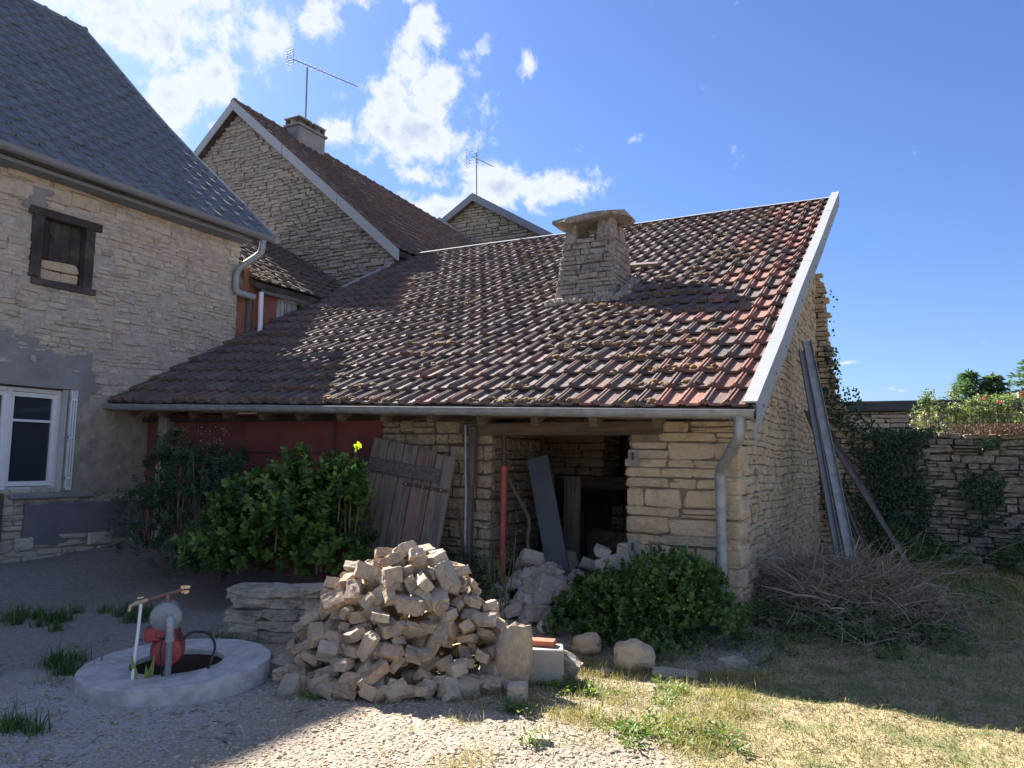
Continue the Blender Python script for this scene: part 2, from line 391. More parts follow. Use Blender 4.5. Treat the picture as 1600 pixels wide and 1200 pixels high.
# ---- stone pieces: x across, y up, z outward (0 back .. 1 front)
def stone_variant(seed, rough=.05):
    R = random.Random(seed); ring = []
    cs = [(R.uniform(-.06, .05), R.uniform(-.10, .04)) for _ in range(4)]
    base = [(-.5,-.38), (-.44,-.5), (-.1,-.5), (.22,-.5), (.45,-.5), (.5,-.36), (.5,.05), (.5,.40), (.43,.5), (.15,.5), (-.2,.5), (-.45,.5), (-.5,.40), (-.5,0)]
    for (x, y) in base:
        u, v = x + .5, y + .5
        ox = cs[0][0]*(1-u)*(1-v) - cs[1][0]*u*(1-v) - cs[2][0]*u*v + cs[3][0]*(1-u)*v
        oy = cs[0][1]*(1-u)*(1-v) + cs[1][1]*u*(1-v) - cs[2][1]*u*v - cs[3][1]*(1-u)*v
        ring.append((x - ox + R.uniform(-.012, .012), y - oy + R.uniform(-.045, .03) * (1 if y < 0 else -1)))
    n = len(ring); tx, ty = R.uniform(-.14, .14), R.uniform(-.16, .16)
    V = [(x, y, 0) for x, y in ring] + [(x, y, .86 + tx * x + ty * y + R.uniform(-.06, .04)) for x, y in ring]
    V += [(x * R.uniform(.88, .96), y * R.uniform(.80, .92), 1 + tx * x + ty * y + R.uniform(-.07, .07)) for x, y in ring]
    V += [(R.uniform(-.1, .1), R.uniform(-.1, .1), 1 + R.uniform(-.08, .12))]
    F = []
    for i in (0, 1):
        for k in range(n): F.append((i*n+k, i*n+(k+1)%n, (i+1)*n+(k+1)%n, (i+1)*n+k))
    for k in range(n): F.append((2*n+k, 2*n+(k+1)%n, 3*n))
    return np.array(V, float), F
SV = [stone_variant(50 + i) for i in range(18)]
_sm = {}
def stone_mesh(k, mat):
    if (k, mat.name) not in _sm: _sm[(k, mat.name)] = npmesh('stone', SV[k][0], SV[k][1], mat)
    return _sm[(k, mat.name)]
def frame(origin, xd, up, out):
    M = Matrix((Vector(xd), Vector(up), Vector(out))).transposed().to_4x4(); M.translation = Vector(origin); return M
def place_stones(items, Mw, mat, parent, maxparts=300, name='stone', minpx=7):
    """items: (u, v, w, h, depth_out, depth_in, rot, variant)"""
    M3 = np.array(Mw); sc = []
    for it in items:
        p = M3[:3, :3] @ np.array([it[0], it[1], 0]) + M3[:3, 3]; k = in_view(p)
        sc.append(0 if k * it[2] < minpx else k * k * it[2] * it[3])
    order = np.argsort(sc)[::-1]; chosen = set(int(i) for i in order[:maxparts] if sc[i] > 0)
    Vs, Fs, Rn, n = [], [], [], 0
    for i, (u, v, w_, h_, do, di, rot, k) in enumerate(items):
        L = Matrix.Translation((u, v, -di)) @ Matrix.Rotation(rot, 4, 'Z') @ Matrix.Diagonal((w_, h_, do + di, 1))
        if i in chosen: obj(name, stone_mesh(k, mat), parent, None, Mw @ L)
        else:
            A = np.array(Mw @ L); V, F = SV[k]; Vs.append(V @ A[:3, :3].T + A[:3, 3]); Fs += [tuple(j + n for j in f) for f in F]
            n += len(V); Rn.append(np.full(len(V), RD.random()))
    if Vs: obj(name + '_infill', npmesh(name, np.concatenate(Vs), Fs, mat, np.concatenate(Rn)), parent, 'stuff')
def courses(height, spans, hr, wr, seed, gap=.012, proud=(.01, .035), rot=.02, wave=0, din=.06, v0=0):
    """spans(v) -> list of (u0, u1) open to masonry at height v"""
    R = random.Random(seed); v = v0; out = []
    while v < height - .02:
        h = min(R.uniform(*hr), height - v)
        if height - v - h < hr[0] * .5: h = height - v
        for (a, b) in spans(v + h / 2):
            u = a; 
            if b - a < .04: continue
            while u < b - 1e-4:
                w_ = R.uniform(*wr) * (1.25 if h < hr[0] * 1.3 else 1)
                if b - u - w_ < wr[0] * .7: w_ = b - u
                k = R.randrange(len(SV)); dv = wave * math.sin(u * 2.1 + v * 1.3 + seed) 
                if h > .085 and w_ > .12 and R.random() < .13:
                    hh = h * R.uniform(.4, .6)
                    out.append((u + w_/2, v + dv + hh/2, w_ - gap, hh - gap*.7, R.uniform(*proud), din, R.gauss(0, rot), k))
                    out.append((u + w_/2, v + dv + (h+hh)/2, w_ - gap, h - hh - gap*.7, R.uniform(*proud), din, R.gauss(0, rot), (k+3) % 18))
                else:
                    out.append((u + w_/2, v + dv + h/2 + R.gauss(0, .003), w_ - gap, h - gap * R.uniform(.4, 1), R.uniform(*proud), din, R.gauss(0, rot), k))
                u += w_
        v += h
    return out

# ---- roof tiles: x along the eave, y up the slope, z out of the roof
def tile_variant(seed, bumpy=True, lo=.046):
    R = random.Random(seed)
    prof = [(-.5,.002), (-.48,.034), (-.41,.038), (-.365,.012), (-.335,.012), (-.30,.035), (-.24,.033), (-.20,.002), (.34,.0), (.38,.014), (.45,.012)]
    V = []; hi = .0
    j = [R.uniform(-.005, .005) for _ in prof]
    for (x, z), q in zip(prof, j): V.append((x, -.53, z * .55 + lo - .026))          # skirt bottom
    for (x, z), q in zip(prof, j): V.append((x, -.53 + q, z + lo + q))               # lower edge
    for (x, z), q in zip(prof, j): V.append((x, .53, z + hi))                         # upper edge
    n = len(prof); F = []
    for k in range(n - 1): F += [(k, k+1, n+k+1, n+k), (n+k, n+k+1, 2*n+k+1, 2*n+k)]
    F += [(0, n, 2*n), (n-1, 2*n-1, 3*n-1)[::-1]]
    if bumpy:
        b = len(V); cx, cy = R.uniform(-.03, .03), -.22
        cx += .06; cy = -.25
        V += [(cx-.055, cy, .020), (cx, cy-.12, .026), (cx+.055, cy, .020), (cx, cy+.10, .014), (cx, cy-.03, .040)]
        F += [(b, b+1, b+4), (b+1, b+2, b+4), (b+2, b+3, b+4), (b+3, b, b+4)]
    return np.array(V), F
TV = [tile_variant(i) for i in range(6)]; TVP = [tile_variant(i, False) for i in range(3)]
TVA = [tile_variant(i, False, .026) for i in range(3)]
_tm = {}
def tile_roof(parent, surf, width_of, cols, rows, mat, maxparts, seed, variants, holes=None, jit=1, name='tile'):
    """surf(u, v) -> point; unit square, u along the eave, v up the slope"""
    R = random.Random(seed); items = []
    for r in range(rows):
        for c in range(cols):
            u, v = (c + .5) / cols, (r + .5) / rows
            if holes and holes(u, v): continue
            p = surf(u, v); ex = surf(min(u + .5 / cols, 1), v) - surf(max(u - .5 / cols, 0), v)
            ey = surf(u, min(v + .5 / rows, 1)) - surf(u, max(v - .5 / rows, 0))
            X = ex.normalized(); Z = X.cross(ey).normalized(); Y = Z.cross(X)
            Mt = Matrix((X, Y, Z)).transposed().to_4x4(); sl_ = R.random() < .025
            Mt.translation = p + Z * (R.uniform(-.001, .006) * jit + (.012 if sl_ else 0)) - Y * (R.uniform(.01, .04) if sl_ else R.uniform(0, .006) * jit)
            Mt = Mt @ Euler((R.gauss(0, .012) * jit, R.gauss(0, .014) * jit, R.gauss(0, .05 if sl_ else .012) * jit)).to_matrix().to_4x4() @ Matrix.Diagonal((ex.length, ey.length, 1, 1))
            k = R.randrange(len(variants)); s_ = in_view(p); items.append((s_ * s_, Mt, k))
    order = sorted(range(len(items)), key=lambda i: -items[i][0])
    chosen = set(i for i in order[:maxparts] if items[i][0] > 0)
    Vs, Fs, Rn, n = [], [], [], 0
    for i, (s_, Mt, k) in enumerate(items):
        if i in chosen:
            key = (id(variants), k, mat.name)
            if key not in _tm: _tm[key] = npmesh('tile', variants[k][0], variants[k][1], mat)
            obj(name, _tm[key], parent, None, Mt)
        else:
            A = np.array(Mt); V, F = variants[k]; Vs.append(V @ A[:3, :3].T + A[:3, 3]); Fs += [tuple(j + n for j in f) for f in F]
            n += len(V); Rn.append(np.full(len(V), R.random()))
    if Vs: obj('tile_field', npmesh('tile_field', np.concatenate(Vs), Fs, mat, np.concatenate(Rn)), parent, 'stuff')

# ---- leaves
LEAF = np.array([(0,0,0), (.28,.35,.06), (0,.45,-.02), (-.28,.35,.06), (.2,.75,.04), (-.2,.75,.04), (0,1,0)]); 
LEAF_F = [(0,1,2), (0,2,3), (1,4,6), (1,6,2), (2,6,5), (2,5,3)]
def leaves(P, N, U, size, rnd, wide=1.0, faces=LEAF_F, base=LEAF):
    """P positions, N normals, U leaf axes; returns V,F,rnd"""
    P, N, U = (np.asarray(a, float) for a in (P, N, U)); n = len(P)
    U = U / (np.linalg.norm(U, axis=1, keepdims=True) + 1e-9)
    S = np.cross(U, N); S /= (np.linalg.norm(S, axis=1, keepdims=True) + 1e-9); N = np.cross(S, U)
    size = np.broadcast_to(np.asarray(size, float), (n,))[:, None, None]
    V = P[:, None, :] + size * (base[None, :, 0:1] * wide * S[:, None, :] + base[None, :, 1:2] * U[:, None, :] + base[None, :, 2:3] * N[:, None, :])
    F = (np.array(faces)[None] + (np.arange(n) * len(base))[:, None, None]).reshape(-1, 3)
    return V.reshape(-1, 3), F, np.repeat(np.broadcast_to(rnd, (n,)), len(base))
def rand_unit(n):
    v = rng.normal(size=(n, 3)); return v / np.linalg.norm(v, axis=1, keepdims=True)
def leaf_obj(name, parent, mat, P, N, U, size, rnd, wide=1.0, kind='stuff'):
    V, F, r = leaves(P, N, U, size, rnd, wide); return obj(name, npmesh(name, V, F, mat, r), parent, kind)

# ------------------------------------------------------------------ ground
def ss(a, b, x):
    t_ = np.clip((x - a) / (b - a), 0, 1); return t_ * t_ * (3 - 2 * t_)
_ph = rng.uniform(0, 6.28, (18, 2)); _fr = rng.normal(size=(18, 2))
def lump(x, y, f):
    s_ = 0
    for i in range(18): s_ = s_ + np.sin(x * _fr[i, 0] * f + y * _fr[i, 1] * f + _ph[i, 0])
    return s_ / 6
def gz(x, y):
    x = np.asarray(x, float); y = np.asarray(y, float)
    z = .10 * ss(5.6, 7.2, y) * ss(2, -1, x) + .22 * ss(-8.2, -9.6, x) * ss(2, 5, y)
    z = z + .012 * lump(x, y, 2.2) + .006 * lump(x + 5, y, 7)
    z = z + (.014 * lump(x, y + 3, 13) + .02) * lawn(x, y)
    return z
def lawn(x, y):
    """1 on grass, 0 on gravel"""
    b = -1.25 + .25 * np.sin(y * 2.1) + .1 * np.sin(y * 5.3)
    return ss(-.25, .2, x - b) * ss(2.0, 3.6, y + .25 * x + .0)
def axis(lo, hi, a, b, fine, n):
    core = np.arange(a, b + 1e-6, fine); g = np.geomspace(.3, 1, n)
    return np.concatenate([lo + (a - lo) * (1 - np.linspace(1, 0, n, endpoint=False) ** 2.5)[:], core, (b + (hi - b) * (np.linspace(0, 1, n + 1)[1:]) ** 2.5)])
gx = axis(-400, 400, -9.8, 3, .06, 14); gy = axis(-60, 900, 1.5, 9.5, .06, 14)
GX, GY = np.meshgrid(gx, gy); GZ = gz(GX, GY)
WC = (-4.70, 3.80)                                             # well centre
rr = np.hypot(GX - WC[0], GY - WC[1]); GZ = np.where(rr < .42, -1.2, GZ)
nx, ny = len(gx), len(gy); idx = np.arange(nx * ny).reshape(ny, nx)
Fg = np.stack([idx[:-1, :-1], idx[:-1, 1:], idx[1:, 1:], idx[1:, :-1]], -1).reshape(-1, 4)
m, t, p = newmat('yard_ground'); P = pos(t); sp = t.new('ShaderNodeSeparateXYZ'); t.link(P, sp.inputs[0])
vor = t.new('ShaderNodeTexVoronoi'); vor.inputs['Scale'].default_value = 42; t.link(P, vor.inputs['Vector'])
vor2 = t.new('ShaderNodeTexVoronoi'); vor2.inputs['Scale'].default_value = 95; t.link(P, vor2.inputs['Vector'])
nb = t.noise(P, 1.3, 5, .6); nf = t.noise(P, 24, 5, .7); nff = t.noise(P, 110, 3, .7)
vc = t.new('ShaderNodeSeparateColor'); t.link(vor.outputs['Color'], vc.inputs[0])
grav = t.ramp(vc.outputs[0], [(0, (.19,.15,.115)), (.3, (.29,.24,.19)), (.6, (.335,.28,.225)), (.85, (.245,.195,.15)), (1, (.40,.345,.29))])
grav = t.mix(t.smooth(nb, .45, .62), grav, t.mix(.6, grav, (.40,.335,.265)))
grav = t.mix(t.math('MULTIPLY', t.smooth(nff, .5, .7), .5), grav, (.24,.2,.165))
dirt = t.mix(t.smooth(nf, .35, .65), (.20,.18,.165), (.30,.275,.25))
# bare paler patch by the well, browner earth toward the walls
pale = t.mix(t.smooth(nf, .3, .7), (.44,.43,.42), (.34,.325,.31))
dw = t.vmath('DISTANCE', P, (-4.75, 2.9, 0)).outputs[1]
c = t.mix(t.math('MULTIPLY', t.smooth(t.math('ADD', dw, t.math('MULTIPLY', nb, .9)), 1.95, 1.25), 1), grav, pale)
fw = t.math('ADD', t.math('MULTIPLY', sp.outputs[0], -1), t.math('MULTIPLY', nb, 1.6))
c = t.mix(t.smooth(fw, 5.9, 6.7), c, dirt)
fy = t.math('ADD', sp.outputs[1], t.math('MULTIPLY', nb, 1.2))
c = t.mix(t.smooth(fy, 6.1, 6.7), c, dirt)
at = t.new('ShaderNodeAttribute', attribute_name='rnd')
soil = t.mix(t.smooth(nf, .35, .65), (.25,.19,.11), (.38,.295,.18))
soil = t.mix(t.smooth(t.noise(P, 3.1, 4), .5, .62), soil, (.17,.17,.075))
c = t.mix(at.outputs['Fac'], c, soil)
t.link(c, p.inputs['Base Color']); p.inputs['Roughness'].default_value = .95
h = t.math('ADD', t.math('MULTIPLY', vor.outputs['Distance'], -.5), t.math('ADD', t.math('MULTIPLY', vor2.outputs['Distance'], -.3), t.math('MULTIPLY', nf, 1.1)))
bump(t, p, h, .9, .016); M_ground = m
lw = lawn(GX, GY).ravel()
ground = obj('ground', npmesh('ground', np.stack([GX, GY, GZ], -1).reshape(-1, 3), Fg, M_ground, lw, True), None, 'structure')

# ------------------------------------------------------------------ STABLE (long low outbuilding)
XL, XR, YE, YR, ZR = -9.87, -1.43, 6.56, 13.73, 6.13
stable = thing('stone_outbuilding', (-5.6, 7.15, 0), 'long low stone outbuilding with one big mossy red tile roof and open dark doorway', 'outbuilding')
def eave_z(x): return 2.24 - .0236 * (x + 9.87)
def roof_pt(u, v):
    xe, xr = -9.90 + u * 8.68, -9.80 + u * 8.70
    x = xe + (xr - xe) * v; y = YE + .02 + (YR - YE) * v
    sag = -.05 * math.sin(math.pi * u) * math.sin(math.pi * min(max(v, 0), 1)) + .014 * math.sin(u * 17 + v * 5) * math.sin(v * 6.28) + .008 * math.sin(u * 41 + v * 13)
    z = eave_z(xe) + .015 + (ZR - eave_z(xe)) * v + sag
    return Vector((x, y, z))
# roof deck follows the same surface
nu, nv = 24, 16; V = []; F = []
for L_, dz in ((0, -.004), (1, -.10)):
    for j in range(nv + 1):
        for i in range(nu + 1):
            q = roof_pt(i / nu, j / nv); V.append((q.x, q.y, q.z + dz))
n1_ = (nu + 1) * (nv + 1)
for j in range(nv):
    for i in range(nu):
        a = j * (nu + 1) + i; F.append((a, a + 1, a + nu + 2, a + nu + 1)); F.append((a + n1_, a + nu + 1 + n1_, a + nu + 2 + n1_, a + 1 + n1_))
for i in range(nu):
    F.append((i, n1_ + i, n1_ + i + 1, i + 1)); b = nv * (nu + 1) + i; F.append((b, b + 1, n1_ + b + 1, n1_ + b))
for j in range(nv):
    a = j * (nu + 1); F.append((a, a + nu + 1, a + nu + 1 + n1_, a + n1_)); a += nu; F.append((a, a + n1_, a + nu + 1 + n1_, a + nu + 1))
roof = obj('roof', npmesh('roof', V, F, M_beam), stable)
def chim_hole(u, v):
    q = roof_pt(u, v); return -4.35 < q.x < -3.62 and 9.75 < q.y < 10.2
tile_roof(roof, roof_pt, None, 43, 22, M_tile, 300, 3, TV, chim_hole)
# moss and lichen clumps lying in the tile valleys
Vm, Fm, nM = [], [], 0
ico = bmesh.new(); bmesh.ops.create_icosphere(ico, subdivisions=1, radius=1); IV = np.array([v.co[:] for v in ico.verts]); IF = [tuple(v.index for v in f.verts) for f in ico.faces]; ico.free()
for k in range(6000):
    u, v = rng.uniform(0, 1), rng.uniform(0, 1) ** 1.5
    q = roof_pt(u, v)
    dens = mnoise.noise((q.x * .9, q.y * 1.3, 1.7)) + .5 * mnoise.noise((q.x * 2.6, q.y * 4, 3)) + .35 * math.exp(-((q.x + 3.1) / 1.1) ** 2 - (v - .15) ** 2 * 9) + .2 * math.exp(-(v / .1) ** 2)
    if dens < .36: continue
    v = (math.floor(v * 22) + rng.choice([.02, .06, .12, .2])) / 22
    q = roof_pt(u, min(v, 1)); s_ = rng.uniform(.014, .042)
    A = IV * [s_ * 1.3, s_ * 1.3, s_ * .75] * (1 + .25 * rng.normal(size=(len(IV), 1)))
    Vm.append(A + [q.x, q.y, q.z + .05]); Fm += [tuple(j + nM for j in f) for f in IF]; nM += len(IV)
obj('moss_clumps', npmesh('moss', np.concatenate(Vm), Fm, M_moss, None, True), roof, 'stuff')
# zinc ridge strip, in lengths
for i in range(5):
    a, b = roof_pt(i / 5 + .001, 1), roof_pt((i + 1) / 5 - .001, 1)
    mb = MB(); n_ = Vector((0, 0, 1))
    mb.prism([(a.x, a.y - .10, a.z + .015), (a.x, a.y + .05, a.z + .075), (a.x, a.y + .05, a.z - .12), (a.x, a.y + .03, a.z - .12), (a.x, a.y + .03, a.z + .05), (a.x, a.y - .10, a.z + .003)], (b.x - a.x, 0, b.z - a.z + .003 * (i % 2)))
    mb.build('ridge_flashing', M_zincl, stable)
# zinc verge: sheets stepping up the gable edge
mbr = MB()
NV_ = 6
for i in range(NV_):
    v0, v1 = -.012 + i * 1.022 / NV_, -.012 + (i + 1) * 1.022 / NV_ + .006
    a, b = roof_pt(1, v0), roof_pt(1, v1); o_ = .002 * (i % 2)
    mb = MB()
    poly = [(-.045, .105 + o_), (.075 + o_, .105 + o_), (.075 + o_, -.15), (.062, -.15), (.062, .092), (-.045, .092)]
    mb.prism([(a.x + px_, a.y, a.z + pz_) for px_, pz_ in poly], (b.x - a.x, b.y - a.y, b.z - a.z))
    vb = mb.build('verge_flashing', M_zincl, stable)
    for q in (.22, .72):
        c_ = a.lerp(b, q); MB().lathe((c_.x + .0745 + o_, c_.y, c_.z - .07), (1, 0, 0), [(.016, 0), (.014, .006)], 8).build('rivet', M_black, vb)
a = roof_pt(1, -.012)
MB().prism([(a.x + .065, a.y + .01, a.z - .16), (a.x + .065, a.y - .0, a.z - .06), (a.x + .065, a.y - .10, a.z - .30)], (.009, 0, 0)).build('flashing_tail', M_zincl, stable)
# left flashing where the roof meets the barn
a, b = roof_pt(0, .66), roof_pt(0, .875)
MB().bar((a.x - .02, a.y, a.z + .07), (b.x - .02, b.y, b.z + .07), .09, .03).build('side_flashing', M_zincl, stable)
# gutter
def gutter(name, p, q, r, mat, parent, n=10, out=(0, -1, 0)):
    p, q, o_ = Vector(p), Vector(q), Vector(out); V = []; F = []
    for base in (p, q):
        for rad in (r, r * .94):
            for k in range(n + 1):
                th = math.pi * k / n; V.append(tuple(base + o_ * math.cos(th) * rad + Vector((0, 0, -math.sin(th) * rad))))
    m1 = n + 1
    for k in range(n):
        F += [(k, k+1, 2*m1+k+1, 2*m1+k), (m1+k, 3*m1+k, 3*m1+k+1, m1+k+1), (k, m1+k, m1+k+1, k+1), (2*m1+k, 2*m1+k+1, 3*m1+k+1, 3*m1+k)]
    F += [(0, 2*m1, 3*m1, m1), (n, m1+n, 3*m1+n, 2*m1+n)]
    mb = MB(); mb.add(V, F); mb.tube([tuple(p + o_ * r + Vector((0,0,.004))), tuple(q + o_ * r + Vector((0,0,.004)))], .009, 6)
    g = mb.build(name, mat, parent, smooth=True); return g
gx0, gx1 = -9.86, -1.16
gut = gutter('gutter', (gx0, YE - .035, eave_z(gx0) - .01), (gx1, YE - .035, eave_z(gx1) - .01), .068, M_zinc, stable)
for x in np.arange(-9.5, -1.3, .62):
    mb = MB(); mb.lathe((x, YE - .035, eave_z(x) - .012), (1, 0, 0), [(.071, 0), (.071, .022)], 20)
    # keep lower half only
    V = mb.V[0]; keep = V[:, 2] <= eave_z(x) - .004
    V[:, 2] = np.minimum(V[:, 2], eave_z(x) - .008)
    mb.build('gutter_joint', M_zinc, gut, smooth=True)
MB().lathe((gx1, YE - .035, eave_z(gx1) - .012), (1, 0, 0), [(.07, -.012), (.07, .004)], 20).build('gutter_end', M_black, gut)
# downpipe
zg = eave_z(-1.3)
dp = MB().tube(arc([(-1.30, YE - .03, zg - .05), (-1.30, YE - .02, zg - .22), (-1.56, 6.93, zg - .52), (-1.56, 6.96, zg - .75)]), .048, 14).build('downpipe_elbow', M_zinc, stable, smooth=True)
MB().tube([(-1.56, 6.96, zg - .70), (-1.555, 6.97, .36)], .046, 16).build('downpipe', M_zinc, stable, smooth=True)
for z in (zg - .72, 1.1): MB().lathe((-1.56, 6.965, z), (0, 0, 1), [(.052, 0), (.052, .03)], 16).build('pipe_collar', M_zinc, stable, smooth=True)
MB().tube([(-1.30, YE - .03, zg - .02), (-1.30, YE - .03, zg - .10)], [.06, .05], 14).build('gutter_outlet', M_zinc, stable, smooth=True)

YF = 7.15
# right pier: big squared limestone blocks
core = MB().box((-2.47, YF, -.3), (XR - .03, YF + .45, 1.98)).build('pier_core', M_mortar_t, stable)
def jamb(v): 
    R = random.Random(int(v * 9)); a = -2.51 + R.uniform(-.03, .03)
    if v > 1.78: a = -2.19
    if v < .72: a = -2.63
    return [(a, XR)]
it = courses(1.98, jamb, (.08, .19), (.15, .50), 21, .006, (.008, .045), .014, v0=-.05, din=.1)
place_stones(it, frame((0, YF, 0), (1, 0, 0), (0, 0, 1), (0, -1, 0)), M_cream, core)
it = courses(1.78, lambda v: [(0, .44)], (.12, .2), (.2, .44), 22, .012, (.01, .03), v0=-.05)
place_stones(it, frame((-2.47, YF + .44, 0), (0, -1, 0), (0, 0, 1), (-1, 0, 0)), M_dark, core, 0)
for z in (.76, 1.63):
    MB().box((-2.49, YF - .035, z - .09), (-2.38, YF - .025, z + .07)).build('hinge_patch', M_cement, core)
    MB().tube([(-2.44, YF - .05, z - .03), (-2.44, YF - .05, z + .04)], .01, 6).build('hinge_pin', M_iron, core)
# gable flank wall
gb = MB().prism([(XR - .03, YF + .03, -.3), (XR - .03, YR, -.3), (XR - .03, YR, ZR - .25), (XR - .03, YF + .03, 2.2)], (-.4, 0, 0)).build('gable_wall', M_mortar_t, stable)
def gspan(v): 
    y0 = 0 if v < 2.05 else (v - 2.12) / .555 + .35
    y0 += RD.uniform(0, .02)
    return [(max(0, y0), YR - YF)] if y0 < YR - YF - .1 else []
it = courses(5.7, gspan, (.05, .115), (.09, .32), 23, .007, (.005, .036), .03, wave=.015, v0=-.05)
place_stones(it, frame((XR - .03, YF, 0), (0, 1, 0), (0, 0, 1), (1, 0, 0)), M_flank, gb)
for k, z in enumerate(np.arange(.02, 1.7, .21)):   # quoins at the corner
    w_ = .42 if k % 2 else .26
    L = Matrix.Translation((w_ / 2 - .03, z + .10, -.10)) @ Matrix.Diagonal((w_, .19, .15, 1))
    obj('quoin', stone_mesh(k % 18, M_cream), gb, None, frame((XR - .03, YF, 0), (0, 1, 0), (0, 0, 1), (1, 0, 0)) @ L)
# middle wall between red render and doorway
mw = MB().box((-5.55, YF + .02, -.3), (-4.07, YF + .5, 2.02)).build('middle_wall', M_mortar_d, stable)
it = courses(2.0, lambda v: [(-5.55, -4.05)], (.08, .17), (.16, .42), 25, .014, (.01, .035), .012, v0=-.02)
place_stones(it, frame((0, YF + .02, 0), (1, 0, 0), (0, 0, 1), (0, -1, 0)), M_dark if False else stone_mat('brown_stone', [(.26,.20,.13), (.22,.165,.11), (.30,.235,.15), (.18,.145,.11), (.25,.18,.115)], stain_amt=.4), mw)
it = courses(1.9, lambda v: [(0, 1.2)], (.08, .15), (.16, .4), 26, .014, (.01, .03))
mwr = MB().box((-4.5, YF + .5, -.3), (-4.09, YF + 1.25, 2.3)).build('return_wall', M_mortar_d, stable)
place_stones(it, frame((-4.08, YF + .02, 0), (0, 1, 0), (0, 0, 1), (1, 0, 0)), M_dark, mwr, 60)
# red rendered wall
nX = 60; V = []; F = []
xs = np.linspace(-9.87, -5.56, nX); zs = np.linspace(-.3, 2.12, 30)
for z in zs:
    for x in xs: V.append((x, YF + .05 + .008 * mnoise.noise((x * 1.5, z * 1.5, 0)), z))
V = np.array(V)
ii = np.arange(nX * 30).reshape(30, nX); F = np.stack([ii[:-1, :-1], ii[:-1, 1:], ii[1:, 1:], ii[1:, :-1]], -1).reshape(-1, 4)
rw = obj('red_wall', npmesh('red_wall', V, F, M_red, None, True), stable)
MB().box((-9.87, YF + .07, -.3), (-5.56, YF + .45, 2.1)).build('wall_core', M_mortar_d, rw)
MB().bar((-8.2, YF + .02, 1.62), (-6.0, YF + .02, 1.62), .012).build('wall_pipe', M_iron, rw)
MB().tube([(-8.08, YF + .02, 1.62), (-8.08, YF + .02, 1.3)], .011, 6).build('pipe_drop', M_zinc, rw)
MB().tube(arc([(-6.3, YF + .02, 2.0), (-6.28, YF + .01, 1.62), (-6.28, YF, 1.5), (-6.1, YF, 1.42), (-6.05, YF, 1.25)]), .01, 6).build('cable', M_black, rw)
MB().box((-6.42, YF - .01, 1.6), (-6.28, YF + .04, 1.64)).build('junction_box', M_iron, rw)
MB().box((-9.42, YF - .10, -.2), (-9.24, YF + .04, 2.08), bev=.01).build('timber_post', M_sand, stable)
# door lintel
lint = MB().box((-4.42, YF - .06, 1.83), (-2.14, YF + .3, 1.97), bev=.012)
Vl = lint.V[0]; Vl[:, 2] += .02 * np.sin(Vl[:, 0] * 2.2) ; lint.build('lintel_beam', M_beam, stable)
MB().box((-2.5, YF + .02, 1.79), (-2.2, YF + .3, 1.83)).build('lintel_pad', M_beam, stable)
MB().box((-9.85, YF - .05, 2.02), (-1.5, YF + .1, 2.08)).build('wall_plate', M_blackw, stable)
for x in np.arange(-9.5, -1.5, .62):
    MB().bar((x, YE + .1, eave_z(x) - .12), (x, YR - .2, ZR - .22), .08, .10).build('rafter', M_beam, stable)
# interior: back wall, hearth hood, beam, post
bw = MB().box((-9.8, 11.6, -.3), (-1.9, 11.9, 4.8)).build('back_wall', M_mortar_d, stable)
it = courses(1.15, lambda v: [(-5.2, -4.75), (-3.65, -3.3)], (.1, .2), (.15, .4), 31, .02, (.01, .05)) + \
     courses(.95, lambda v: [(-4.75, -4.5), (-3.85, -3.65)] if v > .5 else [(-4.75, -3.65)], (.1, .2), (.15, .3), 32, .02, (.01, .05))
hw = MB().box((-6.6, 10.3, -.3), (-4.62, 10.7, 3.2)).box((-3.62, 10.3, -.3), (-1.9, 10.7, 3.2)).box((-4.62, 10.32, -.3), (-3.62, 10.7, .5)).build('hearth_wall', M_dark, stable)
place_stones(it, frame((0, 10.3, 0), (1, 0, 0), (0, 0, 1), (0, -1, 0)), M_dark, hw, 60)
hood = MB().box((-4.84, 9.66, 1.38), (-3.72, 10.3, 3.4)).build('hearth_hood', M_mortar_d, stable)
M_hood = stone_mat('hood_brick', [(.33,.23,.14), (.29,.20,.125), (.36,.26,.165), (.25,.18,.12)], stain_amt=.3)
it = courses(.85, lambda v: [(-4.87, -3.72)], (.085, .13), (.2, .42), 33, .012, (.01, .025), .006)
place_stones(it, frame((0, 9.66, 1.38), (1, 0, 0), (0, 0, 1), (0, -1, 0)), M_hood, hood)
it = courses(.85, lambda v: [(0, .6)], (.085, .13), (.15, .3), 34, .012, (.005, .012), .006)
place_stones(it, frame((-3.72, 9.66, 1.38), (0, 1, 0), (0, 0, 1), (1, 0, 0)), M_hood, hood, 30)
MB().box((-5.1, 9.6, 1.2), (-3.3, 9.8, 1.375), bev=.01).build('mantel_beam', M_beam, stable)
MB().box((-4.30, 9.62, .0), (-4.14, 9.74, 1.2)).box((-4.12, 9.64, .0), (-4.0, 9.74, .86)).build('hearth_post', M_post, stable)
MB().box((-4.6, 9.9, .0), (-3.3, 10.3, .62)).build('hearth_shelf', M_dark, stable)
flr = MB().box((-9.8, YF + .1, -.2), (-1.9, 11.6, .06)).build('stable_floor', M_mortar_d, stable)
MB().box((-9.8, 13.3, -.3), (-1.85, 13.7, 5.8)).build('rear_wall', M_mortar_d, stable)

